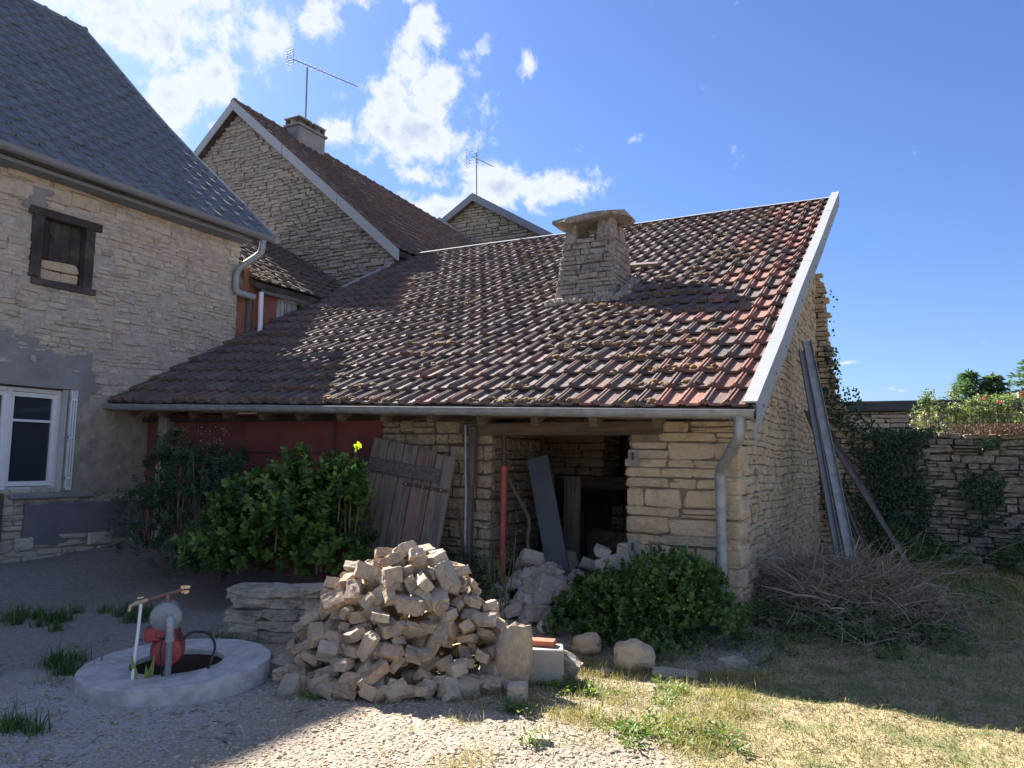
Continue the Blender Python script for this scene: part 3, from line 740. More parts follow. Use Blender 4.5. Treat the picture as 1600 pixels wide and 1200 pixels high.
# stone chimney on the stable roof
chim = thing('stone_chimney', (-3.98, 9.9, 3.7), 'tapered grey stone chimney topped by a rough slab on stubby pillars', 'chimney')
cb = [(-4.44, 9.50), (-3.52, 9.50), (-3.52, 10.35), (-4.44, 10.35)]; ct = [(-4.33, 9.66), (-3.60, 9.66), (-3.60, 10.22), (-4.33, 10.22)]
zb, zt = 3.45, 4.70
body_ = MB().add([(x, y, zb) for x, y in cb] + [(x, y, zt) for x, y in ct], [(0,1,5,4),(1,2,6,5),(2,3,7,6),(3,0,4,7),(4,5,6,7)]).build('chimney_body', M_mortar_d, chim)
for k in range(4):
    b0, b1, t0_, t1_ = Vector(cb[k] + (zb,)), Vector(cb[(k+1) % 4] + (zb,)), Vector(ct[k] + (zt,)), Vector(ct[(k+1) % 4] + (zt,))
    xd = (b1 - b0).normalized(); mid = (b0 + b1) / 2; up = ((t0_ + t1_) / 2 - mid); Hh = up.length; up.normalize(); out = xd.cross(up)
    wb, wt = (b1 - b0).length / 2, (t1_ - t0_).length / 2
    it = courses(Hh, lambda v: [(-(wb + (wt - wb) * v / Hh) - .02, (wb + (wt - wb) * v / Hh) + .02)], (.05, .10), (.12, .32), 40 + k, .009, (.012, .035), .02)
    place_stones(it, frame(mid, xd, up, out), M_chim, body_, 110 if k in (0, 1) else 0)
for (x, y, sx, sy, h_) in ((-4.25, 9.74, .17, .15, .27), (-3.74, 9.76, .26, .2, .30), (-4.24, 10.12, .15, .15, .30), (-3.98, 10.13, .18, .15, .24), (-3.7, 10.1, .17, .2, .26)):
    Mx = Matrix.Translation((x, y, zt + h_ / 2 - .01)) @ Matrix.Rotation(RD.uniform(-.2, .2), 4, 'Z')
    mb = MB().box((-sx/2, -sy/2, -h_/2), (sx/2, sy/2, h_/2), bev=.018); V = mb.V[0]; V[:, :2] *= (1 - .22 * (V[:, 2:3] / h_ + .5)); V += rng.normal(size=V.shape) * .006
    mb.build('cap_pillar', M_chim, chim, M=Mx)
prof = [(-.62,-.40),(-.35,-.46),(.1,-.43),(.45,-.45),(.60,-.30),(.66,-.05),(.58,.25),(.30,.42),(-.1,.40),(-.45,.38),(-.60,.15),(-.65,-.15)]
V = []; F = []
for (s_, z) in ((.95, .0), (1, .03), (.98, .065), (.86, .08)):
    for (x, y) in prof: V.append((x * s_ * .84 * (1 + .05 * rng.normal()), y * s_ * .9, z + .014 * rng.normal() + .02 * x))
n_ = len(prof)
for i in range(3):
    for k in range(n_): F.append((i*n_+k, i*n_+(k+1)%n_, (i+1)*n_+(k+1)%n_, (i+1)*n_+k))
F += [tuple(range(n_))[::-1], tuple(range(3*n_, 4*n_))]
MB().add(V, F).build('cap_slab', M_chim, chim, M=Matrix.Translation((-3.96, 9.93, zt + .255)) @ Euler((.03, -.03, 0)).to_matrix().to_4x4())
# loose mortar fillet at chimney foot
Vs, Fs, n_ = [], [], 0
for k in range(150):
    s_ = rng.uniform(.02, .06); th = rng.uniform(0, 1)
    x, y = (-4.5 + th * 1.08, 9.46 + rng.normal() * .03) if k % 3 else (-3.47 + rng.normal() * .04, 9.5 + th * .8)
    q = 2.1 + .56 * (y - 6.56); A = IV * s_ * (1 + .3 * rng.normal(size=(len(IV), 1))); Vs.append(A + [x, y, q + .05]); Fs += [tuple(j + n_ for j in f) for f in IF]; n_ += len(IV)
obj('foot_rubble', npmesh('foot_rubble', np.concatenate(Vs), Fs, M_chim, np.repeat(rng.random(150), len(IV))), chim, 'stuff')
q = roof_pt(.7, .58)
tb = MB().box((-.24, -.06, 0), (.24, .06, .05), bev=.008).build('timber_offcut', M_wood, None, M=Matrix.Translation((-3.52, 10.72, 4.50)) @ Euler((.5, .03, .05)).to_matrix().to_4x4())
tag(tb, 'short grey timber lying on the tiles beside the stone chimney', 'timber')

# ------------------------------------------------------------------ HOUSE A (left)
house = thing('stone_house', (XL, 6, 0), 'two storey stone house at the left with a grey tile roof and white window', 'house')
HY0, HY1 = -3.0, 8.72
wins = [(5.50, 6.10, 3.80, 4.62), (5.0, 6.10, 1.07, 2.40)]
def hspan(v):
    segs = [(2.2, HY1)]
    for (a, b, z0, z1) in wins:
        if z0 - .02 < v < z1 + .02:
            n_ = []
            for (p_, q_) in segs:
                if a > p_: n_.append((p_, min(a, q_)))
                if b < q_: n_.append((max(b, p_), q_))
            segs = n_
    return segs
# core wall as a ring of boxes round the two openings
cm = MB()
cm.box((XL - .5, HY0, -.3), (XL, 5.0, 5.3)).box((XL - .5, 6.10, -.3), (XL, HY1, 5.3)).box((XL - .5, 5.0, -.3), (XL, 6.10, 1.07)).box((XL - .5, 5.0, 2.40), (XL, 6.10, 3.80))
cm.box((XL - .5, 5.0, 3.80), (XL, 5.50, 4.62)).box((XL - .5, 5.0, 4.62), (XL, 6.10, 5.3))
cm.build('wall', M_mortar, house); hwall = bpy.data.objects['wall']
# undulating mortar skin that half buries the stones
def skin(name, y0, y1, z0, z1, off, amp, mat, parent, holes=(), res=.035, edge=0, x=XL, cut=None, sc=1.0):
    ys = np.arange(y0, y1 + 1e-6, res); zs = np.arange(z0, z1 + 1e-6, res); V = []
    for z in zs:
        for y in ys:
            n_ = mnoise.noise((y * 5 * sc, z * 6 * sc, 3)) + .6 * mnoise.noise((y * 14 * sc, z * 17 * sc, 9))
            V.append((x + off + amp * n_, y, z))
    ny_, nz_ = len(ys), len(zs); I = np.arange(ny_ * nz_).reshape(nz_, ny_); F = []
    for j in range(nz_ - 1):
        for i in range(ny_ - 1):
            y, z = ys[i] + res / 2, zs[j] + res / 2
            if any(a < y < b and c0 < z < c1 for a, b, c0, c1 in holes): continue
            if cut and cut(y, z): continue
            F.append((I[j, i], I[j, i+1], I[j+1, i+1], I[j+1, i]))
    return obj(name, npmesh(name, V, np.array(F), mat, None, True), parent)
skin('mortar_skin', 2.5, HY1, .3, 5.28, .003, .015, M_mortar, hwall, [(5.02, 6.12, 1.05, 2.42), (5.47, 6.13, 3.76, 4.66)], .04)
it = courses(5.25, hspan, (.045, .105), (.08, .27), 51, .006, (.0, .030), .05, wave=.03, v0=.9)
it = [i for i in it if not (4.9 < i[0] < 6.3 and 2.35 < i[1] < 2.62)]
place_stones(it, frame((XL, 0, 0), (0, 1, 0), (0, 0, 1), (1, 0, 0)), M_house, hwall, 300)
# large blocks round the upper opening
big = [(5.15, 4.85, .42, .22), (5.62, 4.93, .5, .20), (6.05, 4.95, .36, .2), (5.85, 5.12, .5, .14), (5.3, 5.08, .5, .16)]
for k, (y, z, w_, h_) in enumerate(big):
    L = Matrix.Translation((y, z, -.03)) @ Matrix.Diagonal((w_, h_, .075, 1)); obj('stone', stone_mesh(k, M_house), hwall, None, frame((XL, 0, 0), (0,1,0), (0,0,1), (1,0,0)) @ L)
def ragged(y0, y1, z0, z1, a=.05):
    return lambda y, z: (y > y1 - .1 + a * math.sin(z * 23) + a * mnoise.noise((z * 9, 1, y * 3))) or (z > z1 - .06 + a * mnoise.noise((y * 6, 2, z))) or (z < z0 + .05 + a * mnoise.noise((y * 7, 4, z)))
skin('cement_lintel', 4.4, 6.42, 2.40, 2.64, .045, .003, M_cement, house, (), .03, cut=lambda y, z: y > 6.38 - .03 * math.sin(z * 30))
skin('cement_jamb', 6.10, 6.40, 2.2, 2.42, .043, .003, M_cement, house, (), .03, cut=lambda y, z: (y - 6.1) + (2.42 - z) * .9 > .27)
skin('sandy_render', 6.12, 7.35, .95, 2.45, .038, .014, M_sand, house, (), .03, cut=ragged(6.1, 7.35, .98, 2.38))
skin('cement_plinth', 5.55, 7.20, .28, 1.00, .042, .006, M_plinth, house, (), .03, cut=ragged(5.5, 7.25, .34, .98, .03))
skin('grey_patch', 5.0, 6.3, 2.6, 3.15, .026, .016, M_cement, house, (), .035, cut=lambda y, z: z > 2.95 + .15 * mnoise.noise((y * 3, 7, 1)) + .10 * math.sin(y * 5))
skin('grey_smear', 5.25, 5.62, 4.66, 4.98, .045, .012, M_cement, house, (), .03, cut=lambda y, z: abs((y - 5.33) - (z - 4.66) * .55) > .13 + .03 * math.sin(z * 40))
it = courses(.5, lambda v: [(2.5, 7.1)], (.07, .16), (.12, .4), 52, .015, (.02, .075), .05, wave=.02)
place_stones(it, frame((XL, 0, 0), (0, 1, 0), (0, 0, 1), (1, 0, 0)), M_house, hwall, 60)
it = courses(1.0, lambda v: [(5.28, 5.55)], (.06, .12), (.12, .2), 53, .015, (.02, .06), .1, v0=.5)
place_stones(it, frame((XL, 0, 0), (0, 1, 0), (0, 0, 1), (1, 0, 0)), M_house, hwall, 60)
MB().box((XL - .03, 5.0, .2), (XL + .06, 5.29, 1.06)).build('brown_panel', M_post, house)
# lower white window
win = MB()
win.box((XL-.16, 4.42, 1.08), (XL-.09, 4.48, 2.38)); win.box((XL-.16, 5.93, 1.08), (XL-.09, 6.0, 2.38)).box((XL-.16, 4.48, 1.08), (XL-.09, 5.93, 1.13)).box((XL-.16, 4.48, 2.33), (XL-.09, 5.93, 2.38))
winp = win.build('window', M_white, house)
for (y0, y1) in ((4.5, 5.30), (5.33, 5.92)):
    z0, z1, s_ = 1.14, 2.32, .055
    sa = MB().box((XL-.12, y0, z0), (XL-.065, y0+s_, z1)).box((XL-.12, y1-s_, z0), (XL-.065, y1, z1)).box((XL-.12, y0+s_, z0), (XL-.065, y1-s_, z0+.06)).box((XL-.12, y0+s_, z1-s_), (XL-.065, y1-s_, z1)).box((XL-.115, y0+s_, 1.95), (XL-.07, y1-s_, 1.98))
    sa.build('sash', M_white, winp)
    MB().box((XL-.105, y0+s_, z0+.06), (XL-.095, y1-s_, 1.95)).build('pane', M_glass, winp)
    MB().box((XL-.105, y0+s_, 1.98), (XL-.095, y1-s_, z1-s_)).build('pane', M_glass, winp)
MB().box((XL-.10, 5.29, 1.10), (XL-.05, 5.345, 2.36)).build('mullion', M_white, winp)
MB().box((XL-.5, 4.4, 1.07), (XL-.45, 6.1, 2.4)).build('room_shade_sheet', M_black, winp)  # flat black sheet stands in for the unlit room
sh = MB()
for i, dx in enumerate((.0, .035, .07)):
    sh.box((XL-.06+dx-.0, 5.985+.018*i, 1.07), (XL-.04+dx, 6.10, 2.39))
sh.box((XL-.06, 5.975, 1.07), (XL+.045, 5.985, 2.39)); sh.build('folded_shutter', M_shut, house)
shl = MB()
for dx in (.0, .033, .066): shl.box((XL+.05, 6.02+dx, 1.08), (XL+.075, 6.038+dx, 2.39))
for z in (1.08, 1.22, 1.75, 2.25): shl.box((XL+.048, 6.02, z), (XL+.08, 6.10, z+.03))
shl.build('shutter_edge', M_white, house)
MB().box((XL-.1, 5.35, .985), (XL+.10, 6.42, 1.055), bev=.012).build('window_sill', M_cement, house)
# upper opening
ow = thing_up = MB().box((XL-.22, 5.5, 3.78), (XL-.18, 6.1, 4.62)).build('upper_window', M_blackw, house)
MB().box((XL-.1, 5.32, 4.60), (XL+.05, 6.30, 4.71), bev=.008).build('timber_lintel', M_blackw, ow)
MB().box((XL-.1, 5.38, 3.80), (XL+.045, 5.52, 4.60), bev=.006).build('timber_jamb', M_blackw, ow)
MB().box((XL-.1, 6.08, 3.74), (XL+.045, 6.21, 4.60), bev=.006).build('timber_jamb', M_blackw, ow)
MB().box((XL-.1, 5.42, 3.70), (XL+.05, 6.27, 3.79), bev=.006).build('timber_sill', M_blackw, ow)
for k in range(4):
    y0 = 5.52 + k * .14; MB().box((XL-.10, y0, 4.08), (XL-.075+.004*(k%2), y0+.135, 4.60)).build('board', M_blackw, ow)
it = courses(.27, lambda v: [(5.53, 6.07)], (.11, .14), (.2, .5), 54, .012, (.0, .01), .01)
place_stones(it, frame((XL-.06, 0, 3.80), (0,1,0), (0,0,1), (1,0,0)), M_cream, ow)
MB().tube([(XL+.02, 5.62, 4.36), (XL+.28, 5.38, 4.52)], .012, 6).tube([(XL+.02, 5.66, 4.3), (XL+.24, 5.45, 4.44)], .008, 6).build('iron_bracket', M_iron, house)
# roof A
XE, ZE, XRD, ZRD = -9.50, 5.24, -15.3, 10.46
def roofA(u, v):
    k = 1 - .10 * math.sin(math.pi * v) * (1 - v)
    return Vector((XE + (XRD - XE) * v, HY0 + (9.05 - HY0) * u, ZE + (ZRD - ZE) * v * k))
def roofA2(u, v): return Vector((-21.1 + 5.8 * v, HY0 + (9.05 - HY0) * u, ZE + (ZRD - ZE) * v))
ra = MB(); nvv = 12
for fn in (roofA, roofA2):
    V = []; F = []
    for j in range(nvv + 1):
        for i in range(2): q = fn(i, j / nvv); V += [(q.x, q.y, q.z - .01), (q.x, q.y, q.z - .12)]
    for j in range(nvv):
        a = j * 4; F += [(a, a+2, a+6, a+4), (a+1, a+5, a+7, a+3), (a, a+4, a+5, a+1), (a+2, a+3, a+7, a+6)]
    F += [(0, 1, 3, 2)]; ra.add(V, F)
roofa = ra.build('roof', M_blackw, house)
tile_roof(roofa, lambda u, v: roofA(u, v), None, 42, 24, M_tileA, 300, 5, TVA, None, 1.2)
MB().prism([(-20.9, 8.70, -.3), (-9.9, 8.70, -.3), (-9.9, 8.70, 5.2), (-15.3, 8.70, 10.1), (-20.9, 8.70, 5.2)], (0, -.3, 0)).build('gable_end', M_mortar, house)
for i in range(8):
    a, b = roofA(1, i / 8), roofA(1, (i + 1) / 8 + .004)
    MB().bar((a.x, a.y + .03, a.z + .01), (b.x, b.y + .03, b.z + .01), .05, .11).build('verge_strip', M_zincl, house)
for i in range(26):
    y = 9.1 - i * .42; MB().lathe((XRD, y, ZRD - .02), (0, -1, 0), [(.12, 0), (.12, .03), (.10, .035), (.10, .43)], 12).build('ridge_tile', M_tileA, roofa, smooth=True)
gutter('gutter', (XE + .03, 9.05, ZE - .03), (XE + .03, HY0, ZE + .0), .075, M_zincd, house, out=(1, 0, 0))
MB().box((XL, HY0, 5.08), (XL + .30, 8.72, 5.13)).build('eave_board', M_zincd, house)
MB().tube(arc([(-9.5, 8.88, ZE - .08), (-9.5, 8.86, ZE - .32), (-9.78, 8.62, ZE - .62), (-9.80, 8.62, ZE - .9), (-9.80, 8.66, ZE - 1.0), (-9.75, 8.98, ZE - 1.02)]), .055, 14).build('downpipe', M_zinc, house, smooth=True)

# ------------------------------------------------------------------ ANNEX between house and barn
annex = thing('lean_to_annex', (XL, 10.3, 3), 'small orange boarded lean-to wedged between the stone house and barn', 'annex')
MB().box((XL - 3, 8.76, 2.5), (XL - .05, 12.9, 4.32)).build('wall', M_orange, annex)
MB().prism([(XL - .05, 8.90, 4.3), (XL - .05, 9.9, 4.3), (XL - .05, 8.90, 4.75)], (.02, 0, 0)).build('fascia', M_orange, annex)
for k, (a, b, mt) in enumerate(((8.74, 8.93, M_orange), (8.95, 9.06, M_wood), (9.08, 9.30, M_orange), (9.32, 9.62, M_orange), (9.63, 9.80, M_pale), (9.81, 9.97, M_pale), (9.98, 10.12, M_pale))):
    MB().box((XL - .05, a, 3.2), (XL - .02 + .012 * (k % 3), b, 4.33)).build('board', mt, annex)
MB().box((XL - .06, 10.13, 3.3), (XL - .045, 10.9, 4.33)).build('opening_shade_sheet', M_black, annex)  # thin black sheet painted in for the shade of an open bay
def roofN(u, v): return Vector((XL + .16 - 3.6 * v, 8.98 + u * 3.9, 4.50 - .0 * u + 2.05 * v))
def nhole(u, v): return False
nd = MB()
q = [roofN(0, 0), roofN(1, 0), roofN(1, 1), roofN(0, 1)]
nd.prism([(v.x, v.y, v.z - .12) for v in q], (0, 0, .10)); rn = nd.build('roof', M_blackw, annex)
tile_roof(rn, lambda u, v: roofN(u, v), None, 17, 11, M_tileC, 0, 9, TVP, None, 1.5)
Vs, Fs, n_ = [], [], 0
for k in range(120):
    q = roofN(abs(rng.normal()) * .12, rng.uniform(0, .4)); s_ = rng.uniform(.02, .06); A = IV * s_ * [1, 1, .6]; Vs.append(A + [q.x, q.y, q.z + .04]); Fs += [tuple(j + n_ for j in f) for f in IF]; n_ += len(IV)
obj('moss_clumps', npmesh('moss', np.concatenate(Vs), Fs, M_moss), rn, 'stuff')
gutter('gutter', (XL + .08, 9.12, 4.37), (XL + .08, 10.95, 4.37), .045, M_zincd, annex, out=(1, 0, 0))
MB().tube(arc([(-9.74, 9.12, 4.33), (-9.74, 9.14, 3.62), (-9.70, 8.88, 3.44)]), .042, 12).build('white_downpipe', M_pvc, annex, smooth=True)

# ------------------------------------------------------------------ BARN
barn = thing('stone_barn', (-14.9, 12.96, 0), 'tall stone barn gable with pale metal verges and a brown tile roof behind', 'barn')
YB = 12.96; AX_, AZ = -14.92, 10.36
bwl = MB().prism([(XL - .03, YB, -.3), (XL - .03, YB, 6.0), (AX_, YB, AZ - .12), (-20.0, YB, 6.0), (-20.0, YB, -.3)], (0, .45, 0)).build('gable_wall', M_mortar_d, barn)
MB().box((XL - .45, YB + .45, -.3), (XL - .03, 26, 5.9)).build('side_wall', M_mortar_d, barn)
def bspan(v):
    if v < 6.0: return [(-14, XL - .0)]
    h_ = (v - 6.0) / (AZ - 6.0); return [(-20 + h_ * (20 + AX_) + .1, XL - h_ * (XL - AX_) - .1)] if h_ < .97 else []
it = courses(AZ - .1, bspan, (.06, .11), (.14, .45), 61, .014, (.005, .05), .02, wave=.03, v0=3.9)
place_stones(it, frame((0, YB, 0), (1, 0, 0), (0, 0, 1), (0, -1, 0)), M_far, bwl, 260, minpx=9)
def roofB(u, v):   # right-hand slope, u runs back from the gable
    y = YB - .22 + u * 12.0; zr = AZ + .05 - .045 * (y - YB)
    ze = 6.0
    return Vector((-9.62 + (AX_ + 9.62) * v, y, ze + (zr - ze) * v))
def roofB2(u, v):
    y = YB - .22 + (1 - u) * 12.0; zr = AZ + .05 - .045 * (y - YB)
    return Vector((-20.3 + (AX_ + 20.3) * v, y, 6.0 + (zr - 6.0) * v))
rb = MB()
for fn in (roofB, roofB2):
    q = [fn(0, 0), fn(1, 0), fn(1, 1), fn(0, 1)]; rb.prism([(v.x, v.y, v.z - .14) for v in q], (0, 0, .12))
rbo = rb.build('roof', M_blackw, barn)
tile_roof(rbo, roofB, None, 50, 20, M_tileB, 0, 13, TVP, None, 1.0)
for i in range(28):
    u = i / 28; q = roofB(u, 1); MB().lathe((q.x, q.y, q.z - .0), (0, 1, -.045), [(.12, 0), (.12, .04), (.10, .045), (.10, .44)], 10).build('ridge_tile', M_tileB, rbo, smooth=True)
for (xe, ze) in ((-9.58, 5.92), (-20.3, 5.95)):
    NS = 3
    for i in range(NS):
        a = Vector((AX_, YB - .24, AZ + .06)).lerp(Vector((xe, YB - .24, ze)), i / NS); b = Vector((AX_, YB - .24, AZ + .06)).lerp(Vector((xe, YB - .24, ze)), (i + 1) / NS - .003)
        mb = MB(); mb.prism([(a.x, a.y, a.z + .06), (b.x, b.y, b.z + .06), (b.x, b.y, b.z - .20), (a.x, a.y, a.z - .20)], (0, .03, 0)); mb.build('verge_board', M_zincd if False else plain('verge_sheet_%d_%d' % (int(-xe), i), (.30,.34,.38), .65, .0, scale=3, col2=(.30,.33,.37)), barn)
# barn chimney
bc = thing('rendered_chimney', (-14.6, 15.1, 10), 'grey rendered chimney with two openwork brick caps on the barn ridge', 'chimney')
MB().box((-14.90, 14.50, 9.5), (-14.40, 15.55, 10.46), bev=.02).build('chimney_body', M_cement, bc)
MB().box((-14.94, 14.46, 10.46), (-14.36, 15.59, 10.52)).build('chimney_band', M_cement, bc)
for y0 in (14.50, 15.06):
    for dx in (0, .40):
        for dy in (0, .36): MB().box((-14.89+dx, y0+dy, 10.52), (-14.80+dx, y0+dy+.09, 10.67)).build('cap_pillar', M_iron, bc)
    MB().box((-14.93, y0-.03, 10.67), (-14.37, y0+.48, 10.72), bev=.01).build('cap_slab', M_cement, bc)
# aerials
def aerial(name, base, top, boom0, boom1, n, el, label, refl):
    a = thing(name, base, label, 'aerial')
    MB().tube([base, top], .022, 8).build('mast', M_zincd, a)
    MB().tube([boom0, boom1], .014, 6).build('boom', M_zincd, a)
    b0, b1 = Vector(boom0), Vector(boom1); d = (b1 - b0).normalized(); sd = d.cross(Vector((0, 0, 1))).normalized()
    for i in range(n):
        c_ = b0.lerp(b1, (i + .5) / n); MB().tube([tuple(c_ - sd * el * (1 - .35 * i / n)), tuple(c_ + sd * el * (1 - .35 * i / n))], .007, 5).build('element', M_zincd, a)
    rf = MB()
    for k in (-3, -2, -1, 1, 2, 3):
        c_ = b0 + Vector((0, 0, k * refl / 3)) - d * .03; rf.tube([tuple(c_ - sd * el * 1.2), tuple(c_ + sd * el * 1.2)], .008, 5)
    for s2 in (-1, 1): rf.tube([tuple(b0 + sd * s2 * el - Vector((0, 0, refl))), tuple(b0 + sd * s2 * el + Vector((0, 0, refl)))], .008, 5)
    rf.build('reflector', M_zincd, a); return a
aerial('tv_aerial', (-14.6, 14.95, 10.6), (-14.6, 14.92, 12.32), (-14.6, 14.27, 12.27), (-14.35, 16.75, 12.55), 14, .13, 'tall television aerial with a long toothed boom above the barn chimney', .22)

# ------------------------------------------------------------------ THIRD HOUSE, far gable
far = thing('far_stone_house', (-14.5, 24, 0), 'small far stone gable peeping over the ridge below a thin aerial', 'house')
YT = 24.0; tx, tz = -14.48, 11.5
fwm = MB().prism([(-10.6, YT, 0), (-10.6, YT, 9.1), (tx, YT, tz - .1), (-18.3, YT, 9.3), (-18.3, YT, 0)], (0, .4, 0)).build('gable_wall', M_mortar_d, far)
def tspan(v):
    h_ = (v - 9.1) / (tz - 9.1)
    if h_ < 0: return [(-17.6, -10.7)]
    return [(-18.2 + h_ * 3.7, -10.7 - h_ * 3.7)] if h_ < .95 else []
it = courses(tz - .1, tspan, (.10, .17), (.25, .6), 71, .025, (.02, .06), .02, v0=8.0)
place_stones(it, frame((0, YT, 0), (1, 0, 0), (0, 0, 1), (0, -1, 0)), stone_mat('far_warm_stone', [(.33,.29,.23), (.27,.24,.20), (.38,.33,.26), (.22,.2,.17)], stain_amt=.4, fine=25), fwm, 120, minpx=12)
rf = MB()
rf.prism([(tx, YT - .3, tz), (-10.3, YT - .3, 9.0), (-10.3, YT - .3, 8.85), (tx, YT - .3, tz - .16), (-18.6, YT - .3, 8.85), (-18.6, YT - .3, 9.0)], (0, 9, 0)); rf.build('roof', M_tileB, far)
for s2, xe in ((1, -10.25), (-1, -16.2)):
    ze = tz - (tz - 9.0) * abs(xe - tx) / 4.2
    MB().prism([(tx, YT - .34, tz + .06), (xe, YT - .34, ze + .06), (xe, YT - .34, ze - .22), (tx, YT - .34, tz - .24)], (0, .035, 0)).build('verge_board', M_zincd, far)
MB().prism([(-16.2, 23.6, 10.62), (-14.3, 23.3, 9.35), (-14.1, 23.3, 9.5), (-15.9, 23.6, 10.8)], (0, .04, 0)).build('lead_flashing', M_zincd, far)
aerial('tv_aerial', (-14.55, 24.1, 11.5), (-14.6, 24.1, 13.3), (-14.55, 23.7, 13.0), (-14.3, 24.9, 13.0), 4, .30, 'small squarish television aerial on a thin mast above the far gable', .38)

# ------------------------------------------------------------------ RUINED WALL AND GARDEN WALL (right)
ruin = thing('ruined_wall', (-1.5, 13.8, 0), 'tall ragged stump of dry stone wall with ivy rising behind the zinc verge', 'wall')
YW = 13.95
def rend(v):
    pts_ = [(0, -.55), (2.0, -.62), (2.2, -.80), (2.5, -.98), (2.9, -1.14), (3.6, -1.22), (4.35, -1.24), (4.7, -1.28), (4.95, -1.42), (5.2, -1.6)]
    x = np.interp(v, [a for a, _ in pts_], [b for _, b in pts_]); return x
cr = MB(); 
poly = [(-2.2, YW + .03, -.3), (-.62, YW + .03, -.3)] + [(rend(v) - .08, YW + .03, v) for v in np.arange(2, 5.0, .3)] + [(-2.2, YW + .03, 5.0)]
rcore = cr.prism(poly, (0, .5, 0)).build('wall_core', M_mortar_d, ruin)
RR = random.Random(4)
it = courses(5.0, lambda v: [(-2.1, rend(v) + RR.uniform(-.07, .06))], (.06, .12), (.15, .40), 81, .014, (.02, .07), .03, v0=0, din=.1)
place_stones(it, frame((0, YW, 0), (1, 0, 0), (0, 0, 1), (0, -1, 0)), M_flank, rcore, 200, minpx=8)
gw = thing('garden_wall', (3, 14.1, 0), 'dry stone garden wall half hidden by dark ivy behind the brush heap', 'wall')
YG = 14.05
def gtop(x): return 2.16 + .03 * math.sin(x * 3)
gcore = MB().box((-.7, YG + .03, -.3), (9, YG + .5, 2.08)).build('wall_core', M_mortar_d, gw)
it = courses(2.14, lambda v: [(-.65, 2.6)], (.05, .135), (.12, .45), 82, .018, (-.02, .08), .06, wave=.03, v0=0, din=.1)
it = [i for i in it if not (RD.random() < .03)]
place_stones(it, frame((0, YG, 0), (1, 0, 0), (0, 0, 1), (0, -1, 0)), M_gard, gcore, 300, minpx=8)
for k, (x, z, w_) in enumerate(((.30, .12, .55), (.42, .0, .6), (1.3, .05, .5))):
    MB().box((x, 13.55 - .2 * (z < .1), z), (x + w_, 13.98, z + .10), bev=.015).build('footing_slab', M_gard, gw)

# far low shed beyond the garden wall
shed = thing('flat_roofed_shed', (3, 20.5, 0), 'low stone shed with a flat dark felt roof edge beyond the garden wall', 'shed')
sc_ = MB().box((-3.5, 20.05, 0), (12, 23, 2.86)).build('wall_core', M_mortar_d, shed)
it = courses(2.85, lambda v: [(-3, 3.2)], (.08, .14), (.25, .6), 83, .02, (.02, .05), .02, v0=2.1)
place_stones(it, frame((0, 20.03, 0), (1, 0, 0), (0, 0, 1), (0, -1, 0)), M_far, sc_, 100, minpx=10)
MB().box((-3.6, 19.85, 2.86), (12.2, 23.1, 3.10), bev=.01).build('roof_edge', M_tar, shed)

# ------------------------------------------------------------------ LEAF HELPERS FOR PLANTS
def rosette_bush(parent, blobs, nsh, leaf, per, mat, name='foliage', wide=1.0, up=.35, sticks=True, tipmat=None):
    """shoots on ellipsoid surfaces, each ends in a whorl of leaves"""
    P, N, U, S_, Rn = [], [], [], [], []; st = MB()
    if len(blobs) > 1:      # knobbly outline: many small clumps riding on the big ones
        extra = []
        for b in blobs:
            for _ in range(5):
                d = rand_unit(1)[0]; d[2] = abs(d[2]) * .9 + .05; f = rng.uniform(.22, .38)
                extra.append((b[0] + b[3] * d[0] * .85, b[1] + b[4] * d[1] * .85, b[2] + b[5] * d[2] * .9, b[3] * f, b[4] * f, b[5] * f * 1.1))
        blobs = list(blobs) + extra
    cs = np.array([b[:3] for b in blobs]); rs = np.array([b[3:6] for b in blobs]); wts = rs.prod(1) ** (2 / 3); wts /= wts.sum()
    for s_ in range(nsh):
        k = rng.choice(len(blobs), p=wts); d = rand_unit(1)[0]; d[2] = abs(d[2]) * 1.1 - .35 * (rng.random() < .5)
        d /= np.linalg.norm(d); depth = 1 - .45 * rng.random() ** 2.2
        tip = cs[k] + rs[k] * d * depth * (1 + .08 * rng.normal())
        if tip[2] < .05: continue
        ax = d * .8 + [0, 0, up] + .35 * rng.normal(size=3); ax /= np.linalg.norm(ax)
        tone = rng.random()
        for j in range(per):
            th = 2.4 * j + rng.uniform(0, 1); a_ = np.cross(ax, [0, 0, 1.0]) + 1e-3; a_ /= np.linalg.norm(a_); b_ = np.cross(ax, a_)
            out = a_ * math.cos(th) + b_ * math.sin(th); h_ = j / per
            u = out * (1 - .25 * h_) + ax * (.15 + .7 * h_) + [0, 0, -.25 * (1 - h_)] + .12 * rng.normal(size=3)
            P.append(tip - ax * leaf * 1.5 * (1 - h_)); U.append(u); N.append(ax + .2 * rng.normal(size=3)); S_.append(leaf * rng.uniform(.75, 1.2) * (1 - .25 * h_))
            Rn.append(min(.99, .62 * tone + .3 * h_ * rng.random() + .05 * rng.random()))
        if sticks and s_ % 9 == 0: st.tube([tuple(cs[k] * [1, 1, .6] + rs[k] * d * .25), tuple(tip - ax * leaf)], [.012, .004], 4, False)
    leaf_obj(name, parent, mat, P, N, U, np.array(S_), np.array(Rn) / 7.13, wide)
    if st.n: st.build('stems', M_twig, parent, 'stuff')
